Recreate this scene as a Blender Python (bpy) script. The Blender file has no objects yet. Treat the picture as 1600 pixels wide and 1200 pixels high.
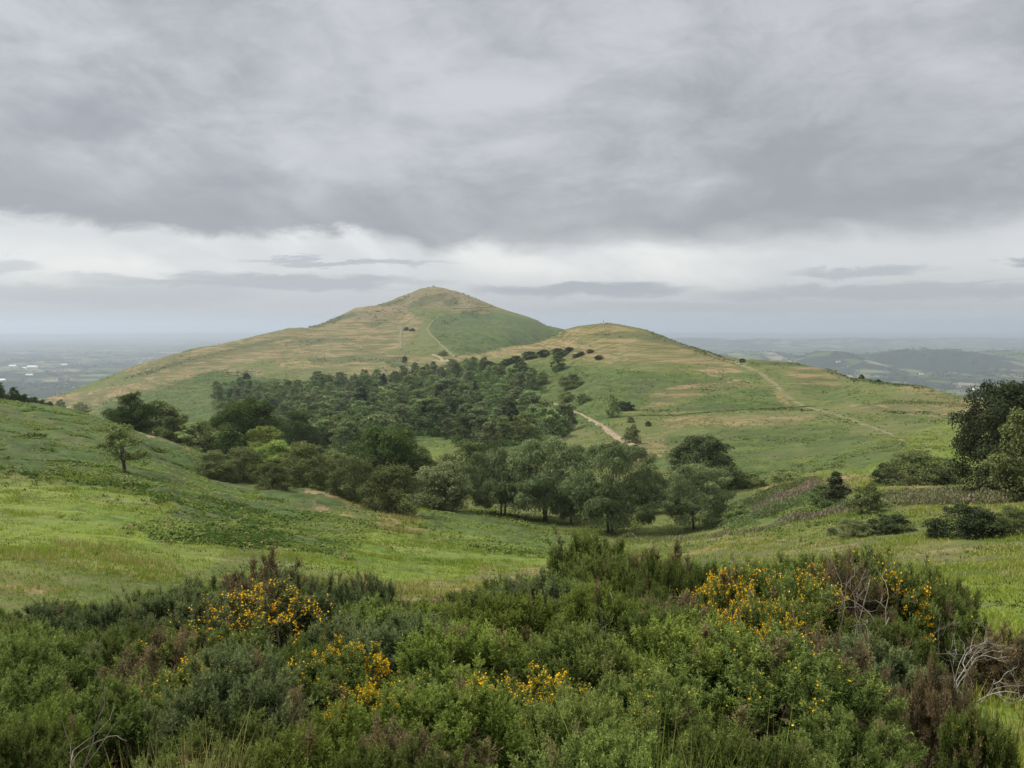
import bpy, math, random
import numpy as np
R = math.radians
sc = bpy.context.scene
COL = sc.collection
rng = np.random.default_rng(11)
random.seed(5)

# ------------------------------------------------------------------ camera
FPX, PITCH = 1280.0, R(4.11)
CP, SP = math.cos(PITCH), math.sin(PITCH)
cam = bpy.data.objects.new("camera", bpy.data.cameras.new("camera"))
COL.objects.link(cam); sc.camera = cam
cam.data.lens = 36.0 * FPX / 1600.0
cam.data.sensor_width = 36.0
cam.data.clip_start = 0.1; cam.data.clip_end = 150000
cam.rotation_euler = (math.pi/2 - PITCH, 0, 0)

def ray(px, py):
    """slopes (x per metre forward, z per metre forward) of a line of sight"""
    a = (px-800.0)/FPX; v = (600.0-py)/FPX
    d = CP + v*SP
    return a/d, (v*CP - SP)/d
def project(x, y, z):
    yy = np.maximum(y, 1e-3)
    u, w = x/yy, z/yy
    den = CP - w*SP
    v = (SP + w*CP)/den
    d = CP + v*SP
    return 800 + FPX*u*d, 600 - FPX*v

# ------------------------------------------------------------------ noise
def _h(i, j, s):
    n = (i*374761393 + j*668265263 + s*1442695041) & 0xffffffff
    n = ((n ^ (n >> 13))*1274126177) & 0xffffffff
    return ((n ^ (n >> 16)) & 0xffff)/65535.0
def vnoise(x, y, s=0):
    xi = np.floor(x).astype(np.int64); yi = np.floor(y).astype(np.int64)
    fx = x-xi; fy = y-yi
    fx = fx*fx*(3-2*fx); fy = fy*fy*(3-2*fy)
    a = _h(xi, yi, s); b = _h(xi+1, yi, s); c = _h(xi, yi+1, s); d = _h(xi+1, yi+1, s)
    return (a+(b-a)*fx)*(1-fy) + (c+(d-c)*fx)*fy
def fbm(x, y, o=4, s=0):
    t = 0; a = 1; tot = 0
    for k in range(o):
        t = t + a*(vnoise(x*2**k+17.3*k, y*2**k-9.1*k, s+k)-0.5)*2; tot += a; a *= 0.5
    return t/tot
def sstep(a, b, x):
    t = np.clip((x-a)/(b-a), 0, 1); return t*t*(3-2*t)

# ------------------------------------------------------------------ terrain: surveyed heights, smoothly interpolated
# (photo column, photo row, metres forward): a sight line and a distance give a spot height
S = [
 # knoll under the gorse and meadow
 (0,900,24),(0,850,33),(0,800,45),(0,740,62),(0,690,85),(0,640,115),(0,627,132),
 (100,640,134),(160,660,138),(250,688,136),(195,740,76),(300,800,58),(300,860,38),(300,720,112),(300,760,84),(250,705,112),
 (330,752,104),(450,770,97),(450,820,65),(500,880,38),(550,782,97),(600,803,88),(600,850,58),(600,900,38),(600,940,27),
 (700,797,112),(800,815,109),(950,832,100),(800,850,75),(850,880,52),(750,900,42),(1080,827,97),(1130,850,70),(1200,870,52),
 (1500,832,52),(1590,860,40),(1590,900,28),(1590,950,19),(1400,870,40),(1400,805,68),(1250,805,85),(1250,765,115),
 (1400,765,95),(1590,778,74),(1430,755,107),(1100,768,135),(1200,742,155),(1300,747,135),
 # summer hill
 (1400,700,160),(1500,742,115),(1500,690,165),(1500,650,215),(1540,626,255),(1600,634,250),(1450,606,300),(1350,592,345),(1250,569,400),(1300,579,372),
 (1200,565,430),(1100,548,470),(1040,528,500),(1000,515,515),(945,507,530),(910,510,545),(880,517,560),(800,540,610),(720,556,670),
 (945,560,450),(945,600,380),(945,650,300),(980,692,230),(1050,640,310),(1050,700,215),(1100,600,370),(1100,660,260),
 (1200,620,320),(1200,680,220),(1300,640,270),(1300,605,345),(1300,690,190),(1400,650,235),(860,560,500),(860,600,430),(860,640,370),
 (900,670,290),(1100,725,175),
 # wooded dingle
 (700,580,600),(700,605,520),(700,640,400),(690,690,290),(780,700,245),(600,612,540),(600,650,425),(500,603,620),(500,650,450),
 (400,592,680),(400,640,500),(300,632,570),(250,603,680),(200,640,600),
 (640,745,200),(560,715,230),(480,715,230),(780,745,190),(880,740,180),
 # the high hill beyond
 (678,447.5,1500),(658,450.5,1488),(698,451,1497),(640,456,1475),(720,459,1495),(560,481,1400),(450,516,1250),(380,531,1150),(300,548,1050),(200,577,900),(120,606,800),(70,626,740),
 (760,478,1480),(840,503,1430),(886,518,1380),(800,489,1410),(850,507,1350),(868,513,1330),(880,519,1300),
 (620,500,1250),(640,520,1080),(600,540,950),(680,545,860),(720,552,800),(800,530,1000),(760,500,1200),(700,490,1280),(500,530,1080),(500,547,930),
 (400,560,900),(500,575,760),(600,570,750),(350,580,800),(680,566,700),(570,505,1200),(150,626,700),
]
PT = []
for px, py, d in S:
    u, w = ray(px, py); PT.append((u*d, d, w*d))
for a in (-44, -25, 0, 25, 44):            # under and round the camera
    for r_, z_ in ((1,-1.75),(2,-2.12),(4,-2.72),(8,-3.8),(12,-4.9),(16,-6.15)):
        PT.append((r_*math.sin(R(a)), r_*math.cos(R(a)), z_))
def P3(px, d, z):                            # ground the photo does not show
    PT.append(((px-800)/FPX*d, d, z))
for px, d, z in ((210,175,-29),(300,185,-31),(390,175,-31),(100,180,-27),(20,200,-22),(60,300,-34),(20,330,-38),(100,260,-42),(250,260,-46),(150,400,-64),(250,420,-62),
                 (390,260,-47),(20,450,-58),(70,580,-72),(-250,60,-9),(-250,120,-7),(-250,250,-30),(-300,600,-120),
                 (0,900,-100),(80,1000,-125),(0,1200,-160),(150,1150,-130),(300,1300,-100),(450,1550,-90),(560,1700,-60),(680,1750,-10),(760,1700,-40),(886,1600,-120),
                 (950,900,-90),(1000,1300,-170),(945,610,-12),(945,700,-40),(1040,580,-22),(1100,560,-35),(1100,800,-110),(1250,480,-42),(1250,650,-95),(1350,430,-50),(1350,600,-95),
                 (1450,380,-48),(1450,550,-95),(1540,330,-44),(1540,500,-95),(1680,330,-55),(1700,150,-20),(1700,230,-30),(1800,60,-12),
                 (880,700,-50),(800,720,-38),(840,900,-62),(200,2000,-260),(680,2300,-200),(1000,2000,-260),(1400,1200,-230),(1600,1000,-240),(-200,1800,-280)):
    P3(px, d, z)
PT = np.array(PT)
KW = 0.30
def uw(x, y):
    r = np.hypot(x, y)
    az = np.clip(np.arctan2(x, y), -R(47), R(47))
    return az, np.log(np.maximum(r, 1.0))*KW, r
cu, cw, cr = uw(PT[:,0], PT[:,1])
cs = PT[:,2]/np.maximum(cr, 1)
def kern(d2):
    return 0.5*d2*np.log(d2+1e-12)
n_ = len(PT)
A = np.zeros((n_+3, n_+3))
A[:n_,:n_] = kern((cu[:,None]-cu)**2+(cw[:,None]-cw)**2) + np.eye(n_)*1e-6
A[:n_,n_:] = np.c_[np.ones(n_), cu, cw]; A[n_:,:n_] = A[:n_,n_:].T
SOL = np.linalg.solve(A, np.r_[cs, 0, 0, 0])
def base_h(x, y):
    x = np.asarray(x, float).ravel(); y = np.asarray(y, float).ravel()
    out = np.empty(len(x))
    for i in range(0, len(x), 20000):
        u, w, r = uw(x[i:i+20000], y[i:i+20000])
        k = kern((u[:,None]-cu)**2+(w[:,None]-cw)**2)
        out[i:i+20000] = (k@SOL[:n_] + SOL[n_] + SOL[n_+1]*u + SOL[n_+2]*w)*np.maximum(r, 1)
    return out
FARHILL = [  # photo column, metres, height above plain, half widths across and along
 (1300,5300,126,300,420),(1400,5600,106,520,420),(1480,5500,112,480,420),(1600,5900,100,800,500),(1180,6400,74,500,400),
 (1200,11500,104,900,900),(1330,12500,92,1900,900),(1080,12500,88,1300,900),(1500,13500,84,2600,900),
 (60,21000,60,5000,1500),(300,23000,60,4000,1500),(1000,23000,70,9000,1500),(-200,19000,60,4000,1500)]
PLAIN = -285.0
def height(x, y):
    x = np.asarray(x, float).ravel(); y = np.asarray(y, float).ravel()
    r = np.hypot(x, y)
    az = np.abs(np.arctan2(x, y))
    h = base_h(x, y)
    # knolls, hummocks and gullies
    near = sstep(14, 40, r)
    h += near*(0.30*fbm(x/9, y/9, 3, 3) + 0.10*fbm(x/1.6, y/1.6, 2, 5)) + (1-near)*0.06*fbm(x/1.3, y/1.3, 3, 4)
    h += sstep(250, 800, r)*(2.6*fbm(x/70, y/70, 4, 7) + 0.9*fbm(x/14, y/14, 3, 8)) - sstep(550, 900, r)*3.0*np.clip(.18-np.abs(fbm(x/90+y/400, y/260, 3, 17)), 0, 1)/.18*np.clip(1-(r-1500)/300, 0, 1)
    back = sstep(R(50), R(80), az)
    hb = np.where(r < 300, -1.7-0.05*np.maximum(r-1, 0), -16.6-0.1*(r-300))
    h = h*(1-back) + np.maximum(hb, PLAIN)*back
    pl = PLAIN + 9*fbm(x/900, y/900, 3, 12)
    hl = np.zeros(len(x))
    for px, d, hh, wx, wy in FARHILL:
        cx = (px-800)/FPX*d
        hl = (hl**4 + (hh*np.exp(-((x-cx)/wx)**2 - ((y-d)/wy)**2))**4)**.25
    pl = pl + hl*(1+0.12*fbm(x/300, y/300, 3, 14))
    t = sstep(1700, 2700, r)
    h = h*(1-t) + pl*t
    return np.where((r > 900), np.maximum(h, pl-2), h)

def h1(x, y): return float(height([x], [y])[0])
YS = np.exp(np.linspace(math.log(2.0), math.log(9000), 900))
def ground_at(px, py, dmin=2.0, dmax=9000):
    """the spot of ground a sight line meets"""
    u, w = ray(px, py)
    ys = YS[(YS >= dmin) & (YS <= dmax)]
    g = height(u*ys, ys) - w*ys
    k = np.where((g[1:] >= 0) & (g[:-1] < 0))[0]
    if g[0] >= 0: y = ys[0]
    elif len(k) == 0: y = ys[int(np.argmax(g))]
    else:
        i = k[0]; t = -g[i]/(g[i+1]-g[i]); y = ys[i]*(1-t)+ys[i+1]*t
    return u*y, y, h1(u*y, y)

# ------------------------------------------------------------------ land cover patches
def inside(px, py, poly):
    c = np.zeros(px.shape, bool)
    n = len(poly)
    for i in range(n):
        x1, y1 = poly[i]; x2, y2 = poly[(i+1) % n]
        if y1 == y2: continue
        cond = ((y1 > py) != (y2 > py)) & (px < (x2-x1)*(py-y1)/(y2-y1)+x1)
        c ^= cond
    return c
# name -> list of (distance range, strength, outline as seen)
COVER = {
 'dry': [
  ((500,2000),0.95,[(190,580),(300,548),(450,514),(560,480),(610,478),(650,492),(660,505),(632,540),(600,548),(480,549),(380,560),(300,576),(230,596)]),
  ((500,2000),1.0,[(600,543),(600,553),(450,557),(360,572),(290,592),(210,622),(120,640),(60,640),(70,622),(210,598),(290,579),(360,560),(450,547)]),
  ((500,2000),0.55,[(430,556),(640,552),(700,566),(690,590),(560,590),(450,580)]),
  ((500,2000),0.6,[(585,480),(678,444),(790,480),(760,492),(690,484),(640,478)]),
  ((400,800),1.0,[(705,556),(800,538),(880,515),(905,514),(900,545),(830,552),(770,560),(720,570)]),
  ((300,640),0.75,[(880,516),(945,505),(1040,526),(1100,546),(1165,572),(1120,570),(1050,566),(960,570),(890,560),(860,550)]),
  ((150,480),0.75,[(1010,618),(1060,598),(1130,590),(1180,600),(1120,612),(1060,625),(1000,645)]),
  ((150,480),0.7,[(1080,575),(1130,566),(1160,580),(1110,590)]),
  ((150,400),0.65,[(1030,655),(1100,648),(1180,648),(1270,650),(1220,665),(1120,664),(1040,670)]),
  ((150,480),0.35,[(1190,592),(1215,600),(1235,620),(1250,640),(1225,632),(1205,612)]),
  ((150,480),0.65,[(1220,572),(1290,573),(1330,590),(1300,605),(1260,600)]),
  ((150,480),0.75,[(1330,634),(1440,628),(1540,628),(1535,650),(1440,650),(1340,648)]),
  ((150,400),0.45,[(1400,600),(1540,625),(1500,632),(1400,612)]),
  ((100,260),0.75,[(960,690),(1000,680),(1050,690),(1040,720),(990,730)]),
  ((60,200),0.7,[(1150,770),(1220,748),(1330,736),(1440,742),(1460,765),(1390,757),(1270,768),(1180,782)]),
  ((60,130),0.6,[(460,770),(560,785),(660,806),(690,830),(600,825),(500,800)]),
  ((14,60),0.75,[(560,950),(700,925),(880,878),(890,890),(760,930),(600,965)]),
  ((14,60),0.4,[(570,910),(700,905),(900,868),(880,890),(700,930),(560,950)]),
  ((20,120),0.40,[(1060,862),(1180,835),(1300,845),(1420,845),(1880,850),(1880,925),(1400,880),(1200,885)]),
  ((14,70),0.18,[(-300,850),(120,860),(330,850),(360,890),(200,910),(-300,900)]),
  ((14,70),0.8,[(-300,915),(80,912),(100,925),(-300,940)]),
  ((60,150),0.75,[(140,660),(250,685),(360,712),(360,718),(240,695),(150,668)]),
  ((60,150),0.45,[(1400,780),(1880,775),(1880,815),(1500,820),(1400,800)]),
 ],
 'bracken': [
  ((45,160),1.0,[(-300,620),(100,632),(160,652),(250,682),(340,735),(480,765),(560,790),(480,815),(560,828),(520,868),(400,868),(330,850),(250,815),(300,790),(240,770),(160,745),(-300,712)]),
  ((40,130),0.9,[(640,800),(720,800),(800,825),(900,850),(880,868),(800,850),(690,830)]),
  ((45,130),0.75,[(300,750),(460,775),(600,805),(560,830),(440,830),(300,790)]),
  ((400,1200),1.0,[(130,660),(165,628),(240,604),(330,578),(390,582),(430,600),(400,640),(250,690),(130,680)]),
  ((500,2000),1.0,[(672,495),(760,483),(830,500),(890,518),(860,530),(720,556),(690,540),(675,520)]),
  ((500,2000),1.0,[(700,541),(800,532),(850,524),(840,535),(720,556)]),
  ((100,600),0.9,[(700,575),(790,566),(880,572),(960,575),(1000,585),(990,640),(930,680),(860,640),(800,690),(640,700),(640,600)]),
  ((200,560),0.8,[(860,572),(990,580),(1080,585),(1190,580),(1180,598),(1090,598),(1010,615),(980,650),(900,600)]),
  ((150,400),0.9,[(1100,620),(1180,608),(1235,630),(1240,640),(1080,640),(1030,640)]),
  ((130,330),0.75,[(1020,700),(1060,672),(1180,668),(1290,662),(1380,690),(1400,715),(1340,732),(1220,745),(1130,755),(1030,735)]),
  ((200,500),0.55,[(1250,600),(1330,605),(1420,630),(1330,632),(1260,622)]),
  ((150,350),0.85,[(1370,645),(1450,652),(1450,665),(1390,660)]),
  ((60,130),0.8,[(1120,780),(1270,765),(1290,800),(1200,825),(1120,822)]),
 ],
 'lush': [
  ((14,120),0.9,[(-300,725),(230,770),(290,800),(260,830),(340,860),(340,890),(180,900),(-300,870)]),
  ((14,120),1.0,[(480,865),(560,830),(660,828),(760,830),(900,858),(870,875),(700,905),(560,912),(470,880)]),
  ((60,200),1.0,[(1120,795),(1200,790),(1290,780),(1300,800),(1200,825),(1130,830)]),
  ((60,200),1.0,[(1270,738),(1400,720),(1400,745),(1290,757)]),
  ((110,300),1.0,[(1400,690),(1500,655),(1530,655),(1500,745),(1390,730),(1330,740),(1390,710)]),
  ((200,420),0.6,[(640,700),(680,685),(700,700),(660,712)]),
  ((2,30),0.9,[(1480,900),(1880,960),(1880,1200),(1480,1200),(1440,1040)]),
 ],
 'bare': [
  ((500,2000),0.7,[(345,572),(410,576),(405,590),(345,588)]),
  ((500,2000),0.75,[(590,482),(650,455),(700,452),(750,468),(742,486),(700,482),(660,474),(600,494)]),
  ((500,2000),0.75,[(500,500),(580,486),(640,476),(640,490),(560,500),(480,512)]),
  ((500,2000),0.6,[(585,575),(615,574),(605,592),(590,592)]),
  ((60,150),0.5,[(250,690),(350,712),(350,720),(250,700)]),
 ],
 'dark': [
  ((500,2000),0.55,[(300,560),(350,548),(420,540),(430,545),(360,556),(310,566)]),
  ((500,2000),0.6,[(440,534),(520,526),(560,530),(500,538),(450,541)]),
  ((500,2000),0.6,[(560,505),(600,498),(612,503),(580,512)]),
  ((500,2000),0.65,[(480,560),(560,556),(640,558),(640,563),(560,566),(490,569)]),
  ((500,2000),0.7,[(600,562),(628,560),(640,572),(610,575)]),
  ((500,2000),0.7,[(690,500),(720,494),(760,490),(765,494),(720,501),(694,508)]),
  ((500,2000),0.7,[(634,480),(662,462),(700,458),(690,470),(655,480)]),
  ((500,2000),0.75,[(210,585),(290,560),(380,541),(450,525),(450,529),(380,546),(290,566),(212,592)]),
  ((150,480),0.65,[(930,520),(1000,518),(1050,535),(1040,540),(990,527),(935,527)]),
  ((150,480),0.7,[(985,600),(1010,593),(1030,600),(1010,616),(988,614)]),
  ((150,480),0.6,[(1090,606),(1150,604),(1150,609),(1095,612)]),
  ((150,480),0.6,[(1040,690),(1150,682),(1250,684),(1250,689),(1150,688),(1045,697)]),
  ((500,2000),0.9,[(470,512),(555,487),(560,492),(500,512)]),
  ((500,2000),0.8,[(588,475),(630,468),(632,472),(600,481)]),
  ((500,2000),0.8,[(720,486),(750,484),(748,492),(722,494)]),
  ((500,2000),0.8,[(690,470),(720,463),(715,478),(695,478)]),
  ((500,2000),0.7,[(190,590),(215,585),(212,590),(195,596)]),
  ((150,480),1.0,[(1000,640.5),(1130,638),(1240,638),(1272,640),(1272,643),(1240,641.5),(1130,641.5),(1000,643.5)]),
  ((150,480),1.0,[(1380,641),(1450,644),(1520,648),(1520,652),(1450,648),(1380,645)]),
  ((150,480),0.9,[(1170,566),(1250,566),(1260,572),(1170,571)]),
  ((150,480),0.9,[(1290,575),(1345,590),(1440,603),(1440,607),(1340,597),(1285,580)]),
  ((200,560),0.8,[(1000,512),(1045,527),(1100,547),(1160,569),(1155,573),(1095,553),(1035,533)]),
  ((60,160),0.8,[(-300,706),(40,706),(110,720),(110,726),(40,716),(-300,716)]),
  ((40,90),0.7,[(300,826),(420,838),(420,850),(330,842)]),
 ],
}
def cover(x, y, z):
    """weights of each cover at ground points"""
    px, py = project(x, y, z)
    r = np.hypot(x, y)
    ok = y > 1.5
    lx, ly = x/np.maximum(r, 1)*60, np.log(np.maximum(r, 1))*16
    wob = 16*fbm(lx*.5, ly*.5, 4, 21); wob2 = 6*fbm(lx*.5, ly*.5, 4, 31)
    sc_ = np.clip((py-505)/130, 0.25, 1.6)
    qx, qy = px+wob*sc_*1.6, py+wob2*sc_*0.8
    out = {}
    for k, lst in COVER.items():
        m = np.zeros(len(x))
        for (d0, d1), st, poly in lst:
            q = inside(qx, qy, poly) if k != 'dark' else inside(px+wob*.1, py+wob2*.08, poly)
            m = np.maximum(m, st*(q & ok & (r > d0) & (r < d1*1.05)))
        out[k] = m
    return out

# ------------------------------------------------------------------ mesh helpers
def new_mesh(name, V, F, tint=None, smooth=False, colors=None, mats=None, midx=None):
    V = np.ascontiguousarray(V, np.float32); me = bpy.data.meshes.new(name)
    Fs = F if isinstance(F, list) else [F]
    Fs = [np.asarray(f, np.int32) for f in Fs if len(f)]
    loops = np.concatenate([f.ravel() for f in Fs]); tot = np.concatenate([np.full(len(f), f.shape[1], np.int32) for f in Fs])
    start = np.r_[0, np.cumsum(tot)[:-1]].astype(np.int32)
    me.vertices.add(len(V)); me.vertices.foreach_set("co", V.ravel())
    me.loops.add(len(loops)); me.loops.foreach_set("vertex_index", loops)
    me.polygons.add(len(tot)); me.polygons.foreach_set("loop_start", start); me.polygons.foreach_set("loop_total", tot)
    if tint is not None:
        a = me.attributes.new("tint", 'FLOAT', 'POINT'); a.data.foreach_set("value", np.ascontiguousarray(tint, np.float32))
    for k, c in (colors or {}).items():
        a = me.attributes.new(k, 'FLOAT_COLOR', 'POINT'); a.data.foreach_set("color", np.ascontiguousarray(c, np.float32).ravel())
    for m in (mats or []): me.materials.append(m)
    if midx is not None: me.polygons.foreach_set("material_index", np.ascontiguousarray(midx, np.int32))
    me.polygons.foreach_set("use_smooth", np.full(len(tot), smooth))
    me.update(calc_edges=True); me.validate()
    return me
def link(name, me, parent=None):
    o = bpy.data.objects.new(name, me); COL.objects.link(o)
    if parent: o.parent = parent
    return o
def tag(o, label=None, cat=None, group=None, kind=None):
    for k, v in (('label', label), ('category', cat), ('group', group), ('kind', kind)):
        if v: o[k] = v
    return o
def empty(name, loc, rz=0, scale=(1,1,1)):
    o = bpy.data.objects.new(name, None); COL.objects.link(o)
    o.location = loc; o.rotation_euler = (0,0,rz); o.scale = scale; o.empty_display_size = .2
    return o
def norm(v): return v/np.maximum(np.linalg.norm(v, axis=-1, keepdims=True), 1e-9)
def rdir(n, g=None):
    return norm((g or rng).normal(size=(n,3)))

class MB:
    """gathers tubes, boxes and turned shapes into one mesh"""
    def __init__(s): s.V = []; s.T = []; s.Q = []; s.n = 0
    def add(s, V, T=None, Q=None):
        if T is not None and len(T): s.T.append(np.asarray(T)+s.n)
        if Q is not None and len(Q): s.Q.append(np.asarray(Q)+s.n)
        s.V.append(np.asarray(V, float)); s.n += len(V)
    def tube(s, pts, rad, k=6):
        pts = np.asarray(pts, float); rad = np.asarray(rad, float); m = len(pts)
        t = np.gradient(pts, axis=0); t = norm(t)
        ref = np.array([0.31,0.95,0.05]) if abs(t[0][2]) > .8 else np.array([0,0,1.])
        a = norm(np.cross(t, ref)); b = np.cross(t, a)
        ang = np.linspace(0, 2*np.pi, k, endpoint=False)
        V = (pts[:,None] + rad[:,None,None]*(a[:,None]*np.cos(ang)[None,:,None]+b[:,None]*np.sin(ang)[None,:,None])).reshape(-1,3)
        i, j = np.meshgrid(np.arange(m-1), np.arange(k), indexing='ij'); i = i.ravel(); j = j.ravel(); j2 = (j+1) % k
        Q = np.c_[i*k+j, i*k+j2, (i+1)*k+j2, (i+1)*k+j]
        cap = np.array([[(m-1)*k+q, (m-1)*k+q+1, (m-1)*k+k-1] for q in range(k-2)])
        s.add(V, cap, Q)
    def box(s, lo, hi):
        (x0,y0,z0),(x1,y1,z1) = lo, hi
        V = [(x0,y0,z0),(x1,y0,z0),(x1,y1,z0),(x0,y1,z0),(x0,y0,z1),(x1,y0,z1),(x1,y1,z1),(x0,y1,z1)]
        s.add(V, None, [(0,3,2,1),(4,5,6,7),(0,1,5,4),(1,2,6,5),(2,3,7,6),(3,0,4,7)])
    def lathe(s, prof, k=16, jit=0):
        prof = np.asarray(prof, float); ang = np.linspace(0, 2*np.pi, k, endpoint=False)
        V = np.array([[(r+random.uniform(-jit,jit))*math.cos(a), (r+random.uniform(-jit,jit))*math.sin(a), z] for r, z in prof for a in ang])
        m = len(prof)
        Q = [(i*k+j, i*k+(j+1)%k, (i+1)*k+(j+1)%k, (i+1)*k+j) for i in range(m-1) for j in range(k)]
        T = [((m-1)*k, (m-1)*k+j, (m-1)*k+j+1) for j in range(1, k-1)]
        s.add(V, T, Q)
    def mesh(s, name, mat, smooth=True):
        F = []
        if s.Q: F.append(np.concatenate(s.Q))
        if s.T: F.append(np.concatenate(s.T))
        return new_mesh(name, np.concatenate(s.V), F, smooth=smooth, mats=[mat])

# ------------------------------------------------------------------ materials
def nodes(name):
    m = bpy.data.materials.new(name); m.use_nodes = True
    nt = m.node_tree; nt.nodes.clear()
    return m, nt
def N(nt, t, **kw):
    n = nt.nodes.new(t)
    for k, v in kw.items():
        if k.startswith('i_'): n.inputs[k[2:].replace('_', ' ')].default_value = v
        else: setattr(n, k, v)
    return n
def mixc(nt, fac, a, b, mode='MIX'):
    n = N(nt, 'ShaderNodeMix', data_type='RGBA', blend_type=mode)
    for sock, v in ((n.inputs['Factor'], fac), (n.inputs['A'], a), (n.inputs['B'], b)):
        pass
    s = [i for i in n.inputs if i.enabled]
    fs = next(i for i in n.inputs if i.name == 'Factor' and i.type == 'VALUE')
    aa = next(i for i in n.inputs if i.name == 'A' and i.type == 'RGBA'); bb = next(i for i in n.inputs if i.name == 'B' and i.type == 'RGBA')
    for sock, v in ((fs, fac), (aa, a), (bb, b)):
        if hasattr(v, 'is_output') or isinstance(v, bpy.types.NodeSocket): nt.links.new(v, sock)
        elif isinstance(v, (int, float)): sock.default_value = v
        else: sock.default_value = (*v, 1) if len(v) == 3 else v
    return next(o for o in n.outputs if o.type == 'RGBA')
def math_(nt, op, a, b=None, c=None, clamp=False):
    n = N(nt, 'ShaderNodeMath', operation=op, use_clamp=clamp)
    for i, v in enumerate((a, b, c)):
        if v is None: continue
        if isinstance(v, (int, float)): n.inputs[i].default_value = v
        else: nt.links.new(v, n.inputs[i])
    return n.outputs[0]
def smooth_(nt, v, a, b, o0=0.0, o1=1.0):
    n = N(nt, 'ShaderNodeMapRange', interpolation_type='SMOOTHSTEP')
    for k, q in ((0, v), (1, a), (2, b), (3, o0), (4, o1)):
        if isinstance(q, (int, float)): n.inputs[k].default_value = q
        else: nt.links.new(q, n.inputs[k])
    return n.outputs[0]
def noise_(nt, vec, scale, detail=4, rough=.55, dist=0):
    n = N(nt, 'ShaderNodeTexNoise'); n.inputs['Scale'].default_value = scale; n.inputs['Detail'].default_value = detail
    n.inputs['Roughness'].default_value = rough; n.inputs['Distortion'].default_value = dist
    if vec is not None: nt.links.new(vec, n.inputs['Vector'])
    return n.outputs[0]

def leaf_mat(name, c0, c1, var=0.35, transl=0.24, hue=0.02, extra=None):
    """foliage: leaf to leaf and plant to plant variation in colour"""
    m, nt = nodes(name)
    out = N(nt, 'ShaderNodeOutputMaterial')
    at = N(nt, 'ShaderNodeAttribute', attribute_name='tint')
    oi = N(nt, 'ShaderNodeObjectInfo')
    c = mixc(nt, at.outputs['Fac'], c0, c1)
    if extra:      # a third colour for old or dead growth: tints above 1
        f = smooth_(nt, at.outputs['Fac'], 1.05, 1.4); c = mixc(nt, f, c, extra)
    hv = N(nt, 'ShaderNodeHueSaturation'); nt.links.new(c, hv.inputs['Color'])
    nt.links.new(smooth_(nt, oi.outputs['Random'], 0, 1, 1-var, 1+var), hv.inputs['Value'])
    r2 = math_(nt, 'FRACT', math_(nt, 'MULTIPLY', oi.outputs['Random'], 7.31))
    nt.links.new(smooth_(nt, r2, 0, 1, .5-hue, .5+hue*.2), hv.inputs['Hue'])
    d = N(nt, 'ShaderNodeBsdfDiffuse'); t = N(nt, 'ShaderNodeBsdfTranslucent'); mx = N(nt, 'ShaderNodeMixShader')
    nt.links.new(hv.outputs[0], d.inputs[0]); nt.links.new(hv.outputs[0], t.inputs[0])
    mx.inputs[0].default_value = transl
    nt.links.new(d.outputs[0], mx.inputs[1]); nt.links.new(t.outputs[0], mx.inputs[2]); nt.links.new(mx.outputs[0], out.inputs[0])
    return m
def rough_mat(name, c0, c1, scale=6, bump=.3, rough=.9, detail=6):
    m, nt = nodes(name)
    out = N(nt, 'ShaderNodeOutputMaterial'); b = N(nt, 'ShaderNodeBsdfPrincipled')
    tc = N(nt, 'ShaderNodeTexCoord')
    n = noise_(nt, tc.outputs['Object'], scale, detail, .6)
    nt.links.new(mixc(nt, smooth_(nt, n, .3, .7), c0, c1), b.inputs['Base Color'])
    b.inputs['Roughness'].default_value = rough; b.inputs['Specular IOR Level'].default_value = .15
    if bump:
        bp = N(nt, 'ShaderNodeBump'); bp.inputs['Strength'].default_value = bump; bp.inputs['Distance'].default_value = .05
        nt.links.new(n, bp.inputs['Height']); nt.links.new(bp.outputs[0], b.inputs['Normal'])
    nt.links.new(b.outputs[0], out.inputs[0])
    return m

M = {}
M['oak'] = leaf_mat('oak_leaves', (.026,.050,.014), (.088,.132,.038), .25)
M['sycamore'] = leaf_mat('sycamore_leaves', (.026,.037,.017), (.072,.095,.040), .2)
M['birch'] = leaf_mat('birch_leaves', (.052,.072,.032), (.180,.220,.092), .2)
M['hawthorn'] = leaf_mat('hawthorn_leaves', (.042,.054,.022), (.145,.168,.062), .2, hue=.012)
M['olive'] = leaf_mat('olive_leaves', (.060,.082,.028), (.195,.230,.080), .25, hue=.012)
M['lime'] = leaf_mat('young_leaves', (.11,.15,.034), (.21,.265,.070), .2)
M['wood'] = leaf_mat('wood_leaves', (.042,.070,.026), (.185,.245,.088), .42, hue=.012)
M['gorse'] = leaf_mat('gorse_spines', (.018,.034,.007), (.190,.238,.060), .28, .15, hue=.008, extra=(.165,.135,.062))
M['gorse_grey'] = leaf_mat('gorse_spines_greyer', (.025,.040,.016), (.175,.212,.082), .22, .15, hue=.008, extra=(.18,.15,.072))
M['gorse_bright'] = leaf_mat('gorse_spines_fresh', (.026,.046,.008), (.225,.280,.055), .2, .15, hue=.008, extra=(.18,.15,.065))
M['gorse_brown'] = leaf_mat('gorse_spines_dying', (.065,.055,.026), (.185,.15,.078), 0.2, .1, hue=.004, extra=(.20,.15,.075))
M['litter'] = leaf_mat('dead_gorse', (.035,.026,.018), (.095,.068,.042), .15, .05, hue=.005)
M['blossom'] = leaf_mat('gorse_petals', (.72,.38,.008), (.85,.56,.025), .1, .25, hue=.005)
M['bark'] = rough_mat('tree_bark', (.05,.042,.034), (.12,.10,.08), 4)
M['gorse_stem'] = rough_mat('gorse_wood', (.055,.042,.03), (.13,.10,.075), 20)
M['deadwood'] = rough_mat('bleached_wood', (.17,.15,.12), (.33,.30,.25), 12)
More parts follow.
